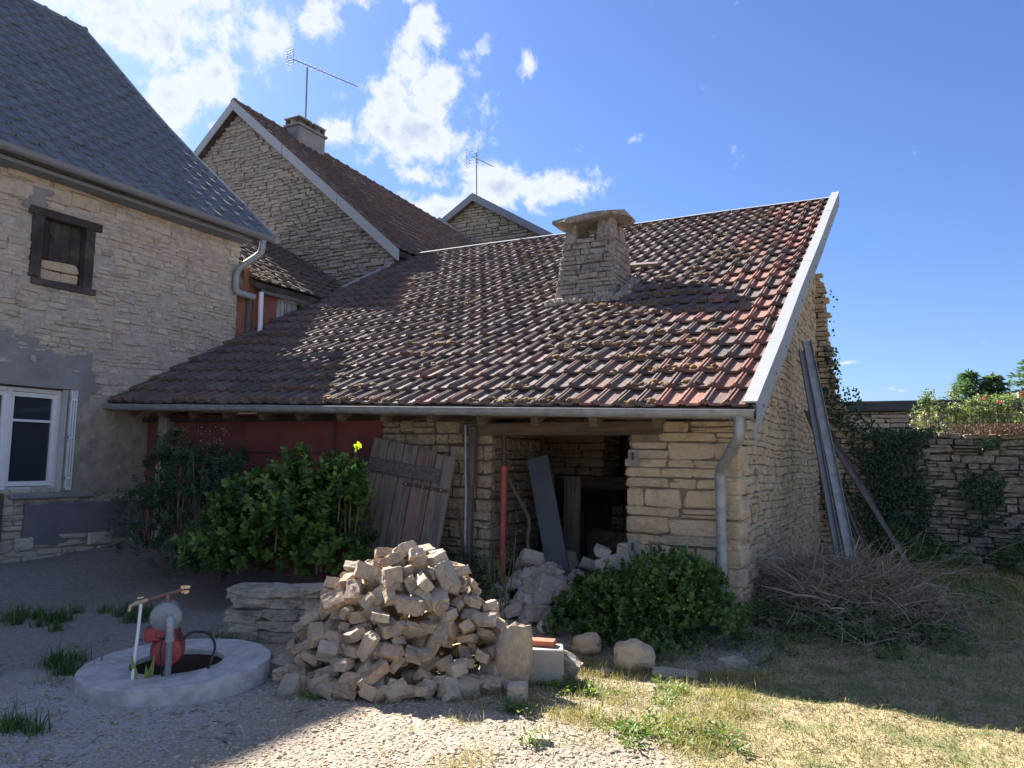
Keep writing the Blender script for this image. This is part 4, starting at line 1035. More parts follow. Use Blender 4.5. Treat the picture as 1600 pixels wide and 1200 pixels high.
def ground_scatter_plants(name, parent, pts_, h_, leaf, mat, per=26, spread=.12, wide=.8):
    P, N, U, S_, Rn = [], [], [], [], []
    for (x, y) in pts_:
        z = float(gz(x, y)); tone = rng.random(); hh = h_ * rng.uniform(.6, 1.2)
        for j in range(per):
            th = rng.uniform(0, 6.28); r = spread * rng.random() ** .6; k = rng.random()
            P.append((x + r * math.cos(th) * (.4 + k * .8), y + r * math.sin(th) * (.4 + k * .8), z + hh * k * (1 - .4 * r / spread)))
            U.append((math.cos(th), math.sin(th), rng.uniform(-.2, .9))); N.append((rng.normal() * .3, rng.normal() * .3, 1)); S_.append(leaf * rng.uniform(.6, 1.2)); Rn.append(min(.99, .6 * tone + .4 * rng.random()) / 7.13)
    return leaf_obj(name, parent, mat, P, N, U, np.array(S_), np.array(Rn), wide)
def blades(P, hgt, wid, lean, rnd):
    n = len(P); P = np.asarray(P, float); th = rng.uniform(0, 6.28, n); dx, dy = np.cos(th), np.sin(th)
    s_ = np.stack([-dy, dx, np.zeros(n)], 1) * (wid / 2)[:, None]; ln = np.stack([dx * lean * hgt, dy * lean * hgt, np.zeros(n)], 1)
    up_ = np.stack([np.zeros(n), np.zeros(n), hgt], 1)
    V = np.stack([P - s_, P + s_, P + ln * .35 + up_ * .6 + s_ * .7, P + ln * .35 + up_ * .6 - s_ * .7, P + ln + up_ * np.sqrt(np.maximum(.1, 1 - .5 * lean ** 2))[:, None]], 1).reshape(-1, 3)
    b = (np.arange(n) * 5)[:, None, None]; F = (np.array([(0,1,2), (0,2,3), (3,2,4)])[None] + b).reshape(-1, 3)
    return V, F, np.repeat(rnd, 5)

# ------------------------------------------------------------------ SHRUBS
sr = thing('broadleaf_shrub', (-5.85, 6.0, 0), 'rounded bright green broad-leaved shrub in front of the red wall', 'shrub')
rosette_bush(sr, [(-6.25,6.1,.72,.70,.6,.70), (-5.75,6.15,.92,.62,.6,.70), (-5.5,6.25,.55,.52,.5,.60), (-6.6,5.9,.55,.5,.5,.52), (-5.2,6.2,1.25,.22,.22,.34)], 1080, .085, 11, M_leafR, wide=1.15)
MB().tube([(-5.15, 6.2, 1.3), (-5.1, 6.15, 1.68)], .006, 5).build('shoot', M_twig, sr)
lime = []
leaf_obj('young_leaf', sr, M_lime, [(-5.09 + .03 * k, 6.12, 1.63 + .015 * k) for k in range(4)], [(0, -1, .3)] * 4, [(math.cos(k * 1.4), -.3, .8) for k in range(4)], .085, np.full(4, .05), .9, None)
slf = thing('dark_shrub', (-7.9, 6.4, 0), 'tall dull dark green shrub in the corner by the stone house', 'shrub')
rosette_bush(slf, [(-7.85,6.35,1.05,.62,.45,.72), (-7.5,6.3,.75,.6,.5,.7), (-8.3,6.2,.65,.5,.45,.65), (-7.4,6.45,1.35,.4,.35,.45), (-8.2,6.4,1.45,.35,.3,.42), (-7.1,5.9,.35,.5,.4,.35)], 1050, .055, 12, M_leafL, wide=.8, up=.9)
P, U = [], []
for k in range(200):
    s_ = rng.choice([-8.35,-8.1,-7.95,-7.7,-7.55,-7.4,-7.25]); h_ = rng.random(); P.append((s_ + rng.normal() * .035, 6.35 + rng.normal() * .05, 1.55 + .36 * h_)); U.append((rng.normal(), rng.normal(), .8))
leaf_obj('seed_heads', slf, M_deadl, P, rand_unit(200), U, .032, rng.random(200) / 7.13, .6)

# yellow flowered weeds before the pier
wd = thing('flowering_weeds', (-2.1, 6.6, 0), 'bushy green weeds dotted with small yellow flowers before the stone pier', 'weeds')
rosette_bush(wd, [(-2.0,6.65,.38,.58,.36,.42), (-2.45,6.6,.2,.5,.4,.32), (-1.55,6.6,.22,.32,.3,.32), (-1.9,6.45,.5,.35,.25,.36), (-2.75,6.4,.10,.28,.26,.22), (-2.05,6.25,.1,.5,.3,.2), (-2.3,6.5,.35,.5,.35,.34), (-1.7,6.55,.38,.34,.3,.36)], 2300, .036, 11, M_weed, wide=1.25, up=.6, sticks=False)
P = [(rng.uniform(-2.9, -1.5), rng.uniform(6.15, 6.5), rng.uniform(.25, .62)) for _ in range(46)]
leaf_obj('yellow_flowers', wd, M_yel, P * 3, rand_unit(138), rand_unit(138), .014, np.repeat(rng.random(3), 46) / 7.13, 1.4)
wdl = thing('dark_weeds', (-4.3, 6.7, 0), 'dark clump of weeds between the plank door and the red post', 'weeds')
rosette_bush(wdl, [(-4.3,6.75,.3,.42,.3,.4), (-4.6,6.6,.15,.4,.3,.25), (-3.95,6.7,.2,.22,.25,.3)], 420, .04, 10, M_ivy, wide=.7, up=1.0)
nt = thing('tall_weed', (-3.65, 6.75, 0), 'lanky weed with thin stems rising in front of the red post', 'weed')
st = MB(); P, U = [], []
for k in range(9):
    x, y = -3.65 + rng.normal() * .06, 6.7 + rng.normal() * .05; tx_, ty_, h_ = x + rng.normal() * .1, y + rng.normal() * .08, rng.uniform(.5, 1.02)
    st.tube([(x, y, .1), ((x + tx_) / 2 + .02, (y + ty_) / 2, h_ * .55), (tx_, ty_, h_)], [.006, .005, .002], 5, False)
    for j in range(26):
        q = rng.uniform(.2, 1); P.append((x + (tx_ - x) * q + rng.normal() * .02, y + (ty_ - y) * q, .1 + (h_ - .1) * q)); U.append((rng.normal(), rng.normal(), .7))
st.build('stems', leaf_mat('green_stem', [(.08,.13,.05), (.12,.17,.07)], 0), nt); leaf_obj('foliage', nt, M_weed, P, rand_unit(len(P)), U, .042, rng.random(len(P)) / 7.13, .6)

# ivy sheets on the walls
def ivy(parent, name, n, xy, yplane, mat=M_ivy, size=.05, depth=.12, outn=(0, -1, 0)):
    P, N, U, S_ = [], [], [], []; k = 0
    while len(P) < n and k < n * 30:
        k += 1; x, z = xy[0] + rng.random() * (xy[1] - xy[0]), xy[2] + rng.random() * (xy[3] - xy[2])
        if not xy[4](x, z): continue
        P.append((x, yplane - .05 - rng.random() ** 1.5 * depth, z)); N.append(np.array(outn) + .5 * rng.normal(size=3)); U.append((rng.normal() * .6, -.25, -.8 + .3 * rng.normal())); S_.append(size * rng.uniform(.6, 1.2))
    return leaf_obj(name, parent, mat, P, N, U, np.array(S_), rng.random(len(P)) / 7.13, 1.35)
def nz(x, z, f=1.6, s=0): return mnoise.noise((x * f, z * f, s)) + .5 * mnoise.noise((x * f * 3, z * f * 3, s + 4))
ivr = thing('ivy', (-.9, 13.9, 0), 'dark ivy climbing the ragged edge of the ruined wall', 'ivy')
ivy(ivr, 'leaves', 2600, (-2.0, -.3, 0, 4.7, lambda x, z: (abs(x - rend(z)) < .10 + .16 * max(0, nz(1, z, 1.3)) + .22 * (z < 2.9) and z < 4.6 and (z < 3.6 or rng.random() < .12)) or (z < 2.9 and -1.75 < x < rend(z) + .1 and nz(x, z, 1.5, 5) > .10 - .12 * (z < 2.2))), YW - .03)
ivg = thing('ivy', (.3, 13.95, 0), 'broad mat of ivy hanging over the left half of the garden wall', 'ivy')
def gmask(x, z):
    v = nz(x, z, 1.3, 8)
    w_ = .50 - .62 * ss(-.4, 1.5, x) + .35 * ss(1.6, 2.05, z) * ss(1.3, .2, x) + .50 * ss(.75, .2, z) + .3 * ss(1.5, 1.9, x) * ss(.9, 1.3, z)
    return v * 1.5 + float(w_) + .25 * nz(x, z, 6, 3) > .12
ivy(ivg, 'leaves', 7500, (-.75, 2.4, 0.02, 2.22, gmask), YG - .05, depth=.16)
ivd = thing('dry_creeper', (1.3, 13.95, 2), 'reddish brown withered creeper along the top right of the garden wall', 'creeper')
ivy(ivd, 'leaves', 2600, (.2, 2.4, .9, 2.27, lambda x, z: (z > 2.1 and rng.random() < ss(.2, 1.4, x)) or (rng.random() < ss(.3, .8, x + .3 * nz(x, z, 3, 2)) and nz(x, z, 1.8, 21) + .6 * ss(1.6, 2.2, z) * 1.0 > .62 and abs(math.sin(x * 2.1 + .3)) > .55)), YG - .05, M_dry, .03, .18)
# undergrowth along the wall foot
ug = thing('nettle_clump', (.0, 13.0, 0), 'dark nettles and grass at the foot of the garden wall', 'weeds')
rosette_bush(ug, [(-.35,13.3,.2,.5,.4,.5), (.35,13.3,.1,.5,.4,.4), (1.7,13.3,.2,.8,.4,.5), (2.3,13.0,.2,.6,.4,.6), (-.1,12.4,.1,.4,.3,.5)], 900, .06, 9, M_weed, wide=.6, up=1.2, sticks=False)

# rose bush over the wall, conifers, brick chimney
rs_ = thing('rose_bush', (.9, 14.9, 0), 'loose sunlit rose bush with a pink bloom leaning over the garden wall', 'bush')
rosette_bush(rs_, [(.45,14.9,2.3,.5,.3,.42), (.95,14.9,2.35,.5,.3,.42), (1.5,14.9,2.3,.5,.3,.42), (2.1,14.9,2.35,.5,.3,.35), (.3,14.9,2.6,.22,.2,.25), (1.2,14.9,2.5,.6,.3,.3), (.25,14.9,2.75,.12,.1,.2), (.6,14.9,2.8,.1,.1,.22)], 900, .05, 7, M_rose, wide=.9, up=.6)
MB().tube([(.9, 14.9, 0), (.85, 14.9, 2.2)], [.03, .015], 6).build('stem', M_twig, rs_)
P = [(1.02 + dx, 14.55, 2.70 + dz) for dx, dz in ((0, 0), (.03, .02), (-.02, .01))] + [(1.22, 14.55, 2.66), (1.25, 14.55, 2.64)]
leaf_obj('rose_bloom', rs_, M_pink, P * 4, rand_unit(20), rand_unit(20), .032, rng.random(20) / 7.13, 1.5)
def conifer(x, y, z0, H_, r, label, seed):
    tr = thing('conifer_tree', (x, y, 0), label, 'tree')
    MB().tube([(x, y, 0), (x, y, z0 + H_)], [.16, .02], 7).build('trunk', M_twig, tr)
    P, N, U = [], [], []
    tiers = 13
    for i in range(tiers):
        f = i / tiers; zr = z0 + H_ * (1 - (1 - f) ** 1.0) * .98; rr_ = r * 1.75 * (1 - f) ** .9 + .10
        for b_ in range(11):
            th = 6.28 * b_ / 11 + i * 1.3 + rng.normal() * .15; L = rr_ * rng.uniform(.7, 1.15)
            for j in range(15):
                q = (j + rng.random()) / 15; P.append((x + L * q * math.cos(th), y + L * q * math.sin(th), zr + .10 * q * L - .1 * q * q + rng.normal() * .05))
                U.append((math.cos(th) + rng.normal() * .6, math.sin(th) + rng.normal() * .6, rng.normal() * .35 + .1)); N.append((rng.normal() * .5, rng.normal() * .5, 1))
    leaf_obj('crown', tr, M_spruce, P, N, U, .30, rng.random(len(P)) / 7.13, .6); return tr
conifer(2.28, 40, 2.4, 3.65, 1.1, 'leftmost and tallest of the dark conifers beyond the rose bush', 1)
conifer(3.22, 40, 2.4, 3.45, 1.05, 'middle dark conifer with a slim pointed top beyond the rose bush', 2)
conifer(4.75, 40, 2.4, 4.2, 1.5, 'wide dark conifer cut by the right picture edge', 3)
gb_ = thing('pale_bushy_tree', (4.0, 38, 0), 'pale greenish bushy tree between the conifers', 'tree')
rosette_bush(gb_, [(3.85,38,3.6,.8,.6,1.1), (2.2,38,3.0,1.4,.6,.9)], 420, .16, 7, M_rose, wide=.8, sticks=False); MB().tube([(3.9, 38, 0), (3.9, 38, 3.6)], .08, 6).build('trunk', M_twig, gb_)
bch = thing('far_brick_chimney', (3.35, 30, 0), 'red brick chimney seen at the right edge above the rose bush', 'chimney')
bcore = MB().box((3.12, 30, 0), (3.7, 30.5, 4.1)).build('chimney_body', M_mortar, bch)
it = courses(4.1, lambda v: [(3.1, 3.7)], (.085, .09), (.2, .24), 91, .015, (.01, .02), 0, v0=3.2)
place_stones(it, frame((0, 30, 0), (1, 0, 0), (0, 0, 1), (0, -1, 0)), M_brick, bcore, 60, 'brick', 4)

# ------------------------------------------------------------------ THINGS LEANING IN AND AGAINST THE STABLE
# plank door: local x across, y up the door, z toward the viewer
dB = Vector((-5.72, 6.78, .10)); dT = Vector((-5.56, 7.04, 1.80)); up_ = (dT - dB).normalized(); xd = Vector((1, 0, -.035)).normalized(); out = xd.cross(up_).normalized(); xd = up_.cross(out)
door = thing('plank_door', tuple(dB), 'old grey plank door leaning crooked against the stable wall', 'door')
Md = frame(dB, xd, up_, out)
pl = [(0, .235, 1.72), (.24, .22, 1.70), (.465, .195, 1.69), (.665, .245, 1.66), (.915, .25, 1.62)]
for k, (x0, w_, h_) in enumerate(pl):
    w_ -= .008
    mb = MB().add([(x0 + .03*0, -.02, 0), (x0 + w_, -.02, 0), (x0 + w_, h_, 0), (x0, h_ + .015, 0), (x0 + .003, -.02, .028 + .004*(k%2)), (x0 + w_ - .003, -.02, .028 + .004*(k%2)), (x0 + w_ - .003, h_, .028 + .004*(k%2)), (x0 + .003, h_ + .015, .028 + .004*(k%2))],
                  [(0,3,2,1),(4,5,6,7),(0,1,5,4),(1,2,6,5),(2,3,7,6),(3,0,4,7)])
    me = mb.build('plank', wood_mat('door_plank_%d' % k, [[(.25,.205,.175)], [(.21,.18,.155)], [(.22,.19,.17)], [(.23,.16,.135)], [(.22,.185,.16)]][k] * 2, axis=1), door, M=Md)
b1 = MB().box((-.01, 1.35, .034), (.98, 1.50, .07), bev=.006).build('batten', M_wood, door, M=Md @ Matrix.Rotation(-.03, 4, 'Z'))
hg = MB().box((.52, 1.255, .034), (1.12, 1.29, .044)).build('hinge_strap', M_iron, door, M=Md @ Matrix.Rotation(-.02, 4, 'Z'))
for k in range(5): MB().lathe((.56 + k * .12, 1.272, .044), (0, 0, 1), [(.011, 0), (.008, .006)], 8).build('nail', M_zinc, hg, M=Md @ Matrix.Rotation(-.02, 4, 'Z'))
pole = MB().tube([(-4.34, 7.06, 1.95), (-4.30, 7.04, 1.2), (-4.26, 6.98, .25)], .014, 8).build('thin_pole', M_zinc); tag(pole, 'thin pale pole standing at the edge of the plank door', 'pole')
jm = MB().box((-4.27, 7.02, 1.3), (-4.20, 7.10, 1.93), bev=.005).box((-4.27, 7.04, .2), (-4.23, 7.09, 1.3)).build('timber_batten', M_wood); tag(jm, 'narrow upright timber fixed beside the thin pole on the stable wall', 'timber')
rp = thing('steel_prop', (-3.82, 6.98, 0), 'red painted steel prop holding up the doorway beam', 'prop')
MB().tube([(-3.81, 7.0, .0), (-3.815, 7.0, 1.50)], .034, 12).build('outer_tube', M_redpost, rp, smooth=True)
MB().tube([(-3.815, 7.0, 1.50), (-3.82, 7.0, 1.82)], .024, 10).build('inner_tube', M_iron, rp, smooth=True)
MB().lathe((-3.815, 7.0, 1.46), (0, 0, 1), [(.045, 0), (.045, .05)], 12).build('collar', M_redpost, rp)
db = MB().box((-.13, 0, -.012), (.12, 1.32, .012), bev=.004).build('dark_board', M_slate, None, M=Matrix.Translation((-3.26, 7.24, .35)) @ Euler((math.pi / 2 - .12, 0, 0)).to_matrix().to_4x4() @ Matrix.Rotation(.27, 4, 'Z')); tag(db, 'smooth blue grey board leaning inside the dark doorway', 'board')
for k, (x, y, h_, w_, lb) in enumerate(((-3.72, 7.75, 1.45, .13, 'brown upright plank just behind the red prop'), (-3.55, 7.95, 1.4, .2, 'wide dark plank standing inside the doorway behind the crooked branch'))):
    o_ = MB().box((x, y, .05), (x + w_, y + .03, h_), bev=.004).build('standing_plank', M_post); tag(o_, lb, 'plank')
stc = MB().tube(arc([(-3.95, 7.2, 1.52), (-3.80, 7.22, 1.25), (-3.62, 7.25, .95), (-3.66, 7.25, .72), (-3.50, 7.2, .32)], 5), .02, 8).build('crooked_branch', M_twig, smooth=True); tag(stc, 'crooked bare branch leaning between the red prop and dark board', 'branch')
ir = MB().bar((-4.42, 7.06, 1.05), (-4.2, 6.9, .5), .03, .01).build('flat_iron_bar', M_iron); tag(ir, 'short dark iron bar leaning against the stable wall by the weeds', 'bar')
for (p_, q_, w_, mt, lb) in (((-.62, 9.3, .25), (-1.22, 10.5, 3.2), .11, M_zinc, 'longest and brightest zinc channel leaning against the gable wall'), ((-.74, 9.2, .25), (-1.26, 10.3, 3.05), .07, M_zincd, 'duller narrow zinc channel tucked left of the bright channel'),
                         ((-.40, 9.5, .3), (-1.27, 10.8, 2.3), .06, M_wood, 'slim grey lath leaning just right of the zinc channels'), ((-.50, 9.8, .3), (-1.25, 11.0, 2.35), .05, M_wood, 'thinner second lath crossing behind the zinc channels'),
                         ((.06, 9.7, .2), (-1.22, 11.4, 2.25), .055, M_wood, 'outermost weathered lath leaning widest from the gable wall'), ((.02, 10.1, .2), (-1.2, 11.5, 2.35), .05, M_blackw, 'dark thin lath behind the outermost leaning lath')):
    mb = MB(); p_, q_ = Vector(p_), Vector(q_); d = (q_ - p_).normalized(); sx = d.cross(Vector((-.5, 1, 0))).normalized(); sy = sx.cross(d).normalized()
    def bar2(off, a, b, w2, h2):
        c0 = [sx * (off[0] + s1 * w2 / 2) + sy * (off[1] + s2 * h2 / 2) for s1, s2 in ((-1,-1),(1,-1),(1,1),(-1,1))]
        mb.add([tuple(a + k) for k in c0] + [tuple(b + k) for k in c0], [(3,2,1,0),(4,5,6,7),(0,1,5,4),(1,2,6,5),(2,3,7,6),(3,0,4,7)])
    if 'channel' in lb and 'zinc channel' in lb:
        bar2((0, 0), p_, q_, w_, .006); bar2((-w_/2, -.02), p_, q_, .006, .045); bar2((w_/2, -.02), p_, q_, .006, .045); bar2((w_*.18, .012), p_, q_, w_*.2, .012)
    else: bar2((0, 0), p_, q_, w_, .025)
    tag(mb.build('zinc_channel' if 'zinc channel ' in lb and mt in (M_zinc, M_zincd) else 'wooden_lath', mt), lb, 'channel' if mt in (M_zinc, M_zincd) else 'lath')

# ------------------------------------------------------------------ BLOCK MESHES
def block_mesh(seed, mat, rough=.04):
    R = random.Random(seed); bm = bmesh.new(); bmesh.ops.create_cube(bm, size=1.0)
    for v in bm.verts: v.co += Vector([R.uniform(-.09, .09) for _ in range(3)])
    for k in range(R.choice((2, 3, 4))):
        n = Vector([R.choice((-1, 1)) * R.uniform(.35, 1) for _ in range(3)]); n[R.randrange(3)] *= R.choice((.1, .6, 1)); n.normalize()
        far_ = max(v.co.dot(n) for v in bm.verts)
        g = bmesh.ops.bisect_plane(bm, geom=bm.verts[:] + bm.edges[:] + bm.faces[:], plane_co=n * (far_ * R.uniform(.78, .93)), plane_no=n, clear_outer=True)
        ed = [e for e in g['geom_cut'] if isinstance(e, bmesh.types.BMEdge)]
        if ed: bmesh.ops.contextual_create(bm, geom=ed)
    bmesh.ops.remove_doubles(bm, verts=bm.verts[:], dist=.03)
    bmesh.ops.bevel(bm, geom=bm.edges[:], offset=.035, offset_type='OFFSET', segments=1, profile=.5, affect='EDGES', clamp_overlap=True)
    bmesh.ops.remove_doubles(bm, verts=bm.verts[:], dist=.012)
    bmesh.ops.triangulate(bm, faces=bm.faces[:])
    bmesh.ops.subdivide_edges(bm, edges=[e for e in bm.edges if e.calc_length() > .35], cuts=1)
    bmesh.ops.triangulate(bm, faces=bm.faces[:])
    bmesh.ops.subdivide_edges(bm, edges=[e for e in bm.edges if e.calc_length() > .24], cuts=1)
    bmesh.ops.triangulate(bm, faces=bm.faces[:])
    for v in bm.verts: v.co += v.co.normalized() * (.05 * mnoise.noise(v.co * 3 + Vector((seed, 0, 0)))) + Vector([R.gauss(0, rough * .35) for _ in range(3)])
    bmesh.ops.recalc_face_normals(bm, faces=bm.faces[:])
    me = bpy.data.meshes.new('block'); bm.to_mesh(me); bm.free(); me.materials.append(mat); return me
BL = [block_mesh(100 + i, M_pile) for i in range(16)]
M_slab = stone_mat('grey_tan_slab', [(.36,.31,.24), (.30,.26,.21), (.42,.37,.29), (.27,.24,.20)], stain=(.13,.12,.10), stain_amt=.6)
BG = [block_mesh(200 + i, M_slab, .035) for i in range(6)]
def boulder_mesh(seed, mat):
    R = random.Random(seed); bm = bmesh.new(); bmesh.ops.create_icosphere(bm, subdivisions=3, radius=.5)
    for v in bm.verts:
        n = v.co.normalized(); q = (abs(n.x) ** 4 + abs(n.y) ** 4 + abs(n.z) ** 4) ** -.25
        v.co = n * .5 * (q * .4 + .6) * (1 + .22 * mnoise.noise(n * 1.6 + Vector((seed, 0, 0))) + .10 * mnoise.noise(n * 4.5 + Vector((seed, 3, 0))))
    me = bpy.data.meshes.new('boulder'); bm.to_mesh(me); bm.free(); me.materials.append(mat); return me
BD = [boulder_mesh(i, M_cream if i % 2 else M_pile) for i in range(5)]
PC = Vector((-3.41, 4.77)); 
lat = Vector((math.cos(YAW), math.sin(YAW))); dep = Vector((-math.sin(YAW), math.cos(YAW)))
PAX, PAY, PH = .86, .62, .86
def hh(x, y):
    r = math.hypot(x / PAX, y / PAY); r *= 1 + .05 * math.sin(5 * math.atan2(y, x) + 1)
    return PH * max(0, 1 - r ** 2.3)
def pile_sample(off, dmin, seed):
    R = random.Random(seed); acc = []
    for t_ in range(16000):
        x, y = R.uniform(-1.2, 1.2), R.uniform(-1, 1); h_ = hh(x, y); e = .02
        n = Vector((-(hh(x+e, y) - hh(x-e, y)) / (2*e), -(hh(x, y+e) - hh(x, y-e)) / (2*e), 1)).normalized()
        if h_ <= .03 and math.hypot(x / PAX, y / PAY) > 1.10: continue
        p_ = Vector((x, y, h_)) + n * off
        if p_.z < .05: p_.z = .05
        if all((p_ - q_).length > dmin for q_, _ in acc): acc.append((p_, n))
    return acc
R = random.Random(77); PG = 'limestone blocks heaped in the big pile'
cand = []
for li, (off, dm) in enumerate(((-.13, .125), (-.03, .112), (.028, .145))):
    cand += [(p_, li) for p_, n in pile_sample(off, dm, 31 + li)]
cand.sort(key=lambda c_: (c_[1] == 0, c_[0].y > .14, c_[0].y))
inner = MB()
for k, (p_, li) in enumerate(cand):
    xw = PC.x + lat.x * p_.x + dep.x * p_.y; yw = PC.y + lat.y * p_.x + dep.y * p_.y
    if math.hypot(xw - WC[0], yw - WC[1]) < .74: continue
    L_, W_, H_ = R.uniform(.105, .18), R.uniform(.08, .115), R.uniform(.05, .09)
    if R.random() < .12: L_, W_, H_ = L_ * 1.25, W_ * 1.2, H_ * 1.2
    elif R.random() < .2: L_, W_, H_ = L_ * .72, W_ * .75, H_ * .8
    rot = Euler((R.gauss(0, .55), R.gauss(0, .5), R.uniform(0, 6.28)))
    Mx = Matrix.Translation((xw, yw, p_.z + float(gz(xw, yw)))) @ rot.to_matrix().to_4x4() @ Matrix.Diagonal((L_, W_, H_, 1))
    bl = BL[R.randrange(16)]
    if k >= 292:
        inner.add([tuple(Mx @ v.co) for v in bl.vertices], [tuple(q.vertices) for q in bl.polygons]); continue
    o_ = obj('limestone_block', bl, None, None, Mx)
    asp = H_ / W_
    shp = 'flat thin' if asp < .58 else 'thick squarish' if L_ / W_ < 1.25 else 'long' if L_ > .175 else 'small' if L_ < .12 else 'chunky' if asp > .8 else 'medium'
    side = 'left end' if p_.x < -.6 else 'left half' if p_.x < -.2 else 'middle' if p_.x < .12 else 'right half' if p_.x < .5 else 'right end'
    lvl = 'at the foot' if p_.z < .12 else 'low down' if p_.z < .3 else 'halfway up' if p_.z < .5 else 'high up' if p_.z < .74 else 'at the top'
    tag(o_, '%s limestone block %s in the %s of the heap' % (shp, lvl, side) + ('' if p_.y <= .15 else ' back'), 'stone block', PG)
tag(inner.build('limestone_rubble', M_pile), 'rest of the limestone blocks buried at the back of the heap', 'stones', PG, 'stuff')
# hand-placed neighbours of the heap (position, size, rotation, mesh, label)
def stone(name, loc, size, rot, me, label, cat='stone', group=None):
    o_ = obj(name, me, None, None, Matrix.Translation((loc[0], loc[1], loc[2] + float(gz(loc[0], loc[1])))) @ Euler(rot).to_matrix().to_4x4() @ Matrix.Diagonal(tuple(size) + (1,)))
    return tag(o_, label, cat, group)
stone('standing_boulder', (-2.52, 4.83, .20), (.27, .20, .50), (.05, .12, .5), BD[0], 'tall pale upright boulder at the right end of the stone heap')
stone('loose_block', (-2.38, 4.60, .05), (.13, .12, .11), (.1, 0, .4), BL[5], 'small loose block lying by the foot of the upright boulder')
o_ = obj('plaster_block', MB().box((-.14, -.1, 0), (.14, .1, .24), bev=.008).build('x', M_block).data); bpy.data.objects.remove(bpy.data.objects['x'])
o_.matrix_basis = Matrix.Translation((-2.42, 5.10, .0)) @ Matrix.Rotation(.45, 4, 'Z'); tag(o_, 'smooth grey building block standing right of the upright boulder', 'block')
o_ = obj('red_brick', MB().box((-.11, -.055, 0), (.11, .055, .04), bev=.006).build('x', M_brick).data); bpy.data.objects.remove(bpy.data.objects['x'])
o_.matrix_basis = Matrix.Translation((-2.46, 5.12, .243)) @ Matrix.Rotation(.25, 4, 'Z'); tag(o_, 'flat red brick lying on the smooth grey building block', 'brick')
stone('grey_stone', (-2.32, 5.22, .09), (.2, .15, .22), (.1, .5, .3), BG[0], 'grey stone propped against the right side of the smooth block')
stone('round_boulder', (-1.98, 5.80, .09), (.32, .25, .24), (.1, .1, .5), BD[1], 'rounded yellowish boulder on the gravel under the yellow flowered weeds')
stone('flat_stone', (-2.45, 5.98, .08), (.26, .2, .16), (.1, -.1, .1), BD[3], 'squat stone half hidden in weeds left of the rounded boulder')
stone('flat_stone', (-2.15, 5.55, .02), (.12, .09, .04), (0, 0, .9), BG[3], 'small flat stone just left of the rounded boulder')
stone('flat_stone', (-1.62, 5.72, .02), (.3, .16, .05), (0, .05, .2), BG[4], 'sunken flat stone right of the rounded boulder in grass')
stone('small_stone', (-1.92, 4.0, .012), (.12, .08, .04), (0, 0, .4), BL[7], 'lone yellowish stone lying on the gravel in the foreground')
stone('small_stone', (-1.3, 6.15, .02), (.22, .14, .05), (0, 0, .9), BG[5], 'flat worn stone in the grass before the gable corner')
stone('corner_stone', (-1.45, 7.0, .05), (.2, .2, .16), (0, .1, .2), BL[9], 'reddish loose stone at the base of the gable corner')
# dry stack of slabs left of the heap
R = random.Random(12); k = 0; names_ = ['lowest', 'second', 'third', 'fourth', 'fifth', 'top']
z = .0
for row in range(5):
    h_ = R.uniform(.085, .105); x = -.50 + R.uniform(0, .04) + (.03 if row % 2 else 0) - .06 * (row == 0) ; c_ = 0
    end = .42 - .03 * row
    while x < end:
        w_ = R.uniform(.22, .36) if row < 4 else R.uniform(.42, .5)
        if end - x < .1: break
        cx, cy = -4.86 + lat.x * (x + w_/2), 5.02 + lat.y * (x + w_/2)
        dry = .78 - .07 * row
        stone('stacked_slab', (cx, cy, z + h_/2), (w_ * 1.02, .28, h_ * 1.03), (R.gauss(0, .03), R.gauss(0, .03), YAW + R.gauss(0, .06)), BG[R.randrange(6)],
              '%s grey slab in the %s course of the dry stack left of the heap' % (('first', 'second', 'third', 'fourth', 'fifth')[min(c_, 4)] + ' from the left', names_[row]), 'slab', 'slabs stacked dry left of the heap')
        x += w_; c_ += 1; k += 1
    z += h_
for k, (x, y, s_, lb) in enumerate(((-4.12, 4.28, .15, 'pale stone beside the right rim of the well cover'), (-4.02, 4.55, .14, 'pale stone between the slab stack and the heap'), (-3.92, 4.15, .12, 'small grey stone at the left foot of the heap'), (-4.1, 4.75, .11, 'rounded grey stone under the slab stack'), (-3.75, 3.95, .13, 'brownish loose stone at the front left of the heap'))):
    stone('loose_stone', (x, y, s_ * .35), (s_ * 1.3, s_, s_ * .8), (.2, .1 * k, k * 1.3), BG[k], lb)
# rubble in the doorway
rub = thing('rubble_heap', (-3.5, 7.3, 0), 'low heap of pale broken rubble spilling out of the doorway', 'rubble')
Vs, Fs, Rn, n_ = [], [], [], 0
for k in range(620):
    x, y = -3.45 + rng.normal() * .36, 7.25 + rng.normal() * .34
    if y < 6.3: continue
    r = math.hypot((x + 3.4) / .8, (y - 7.35) / .75); h_ = .42 * max(0, 1 - r ** 1.4); s_ = rng.uniform(.025, .075)
    A = IV * s_ * [1.2, 1, .7] * (1 + .22 * rng.normal(size=(len(IV), 1))); e = Euler(tuple(rng.uniform(-1, 1, 3))).to_matrix(); A = A @ np.array(e)
    Vs.append(A + [x, y, .08 + h_]); Fs += [tuple(j + n_ for j in f) for f in IF]; n_ += len(IV); Rn.append(np.full(len(IV), rng.random()))
M_rub = stone_mat('pale_rubble', [(.40,.38,.35), (.34,.31,.28), (.46,.44,.41), (.30,.27,.24), (.38,.30,.23)], stain_amt=.3)
obj('rubble_mass', npmesh('rubble_mass', np.concatenate(Vs), Fs, M_rub, np.concatenate(Rn)), rub, 'stuff')
BR = [block_mesh(300 + i, M_rub, .04) for i in range(5)]
R = random.Random(8)
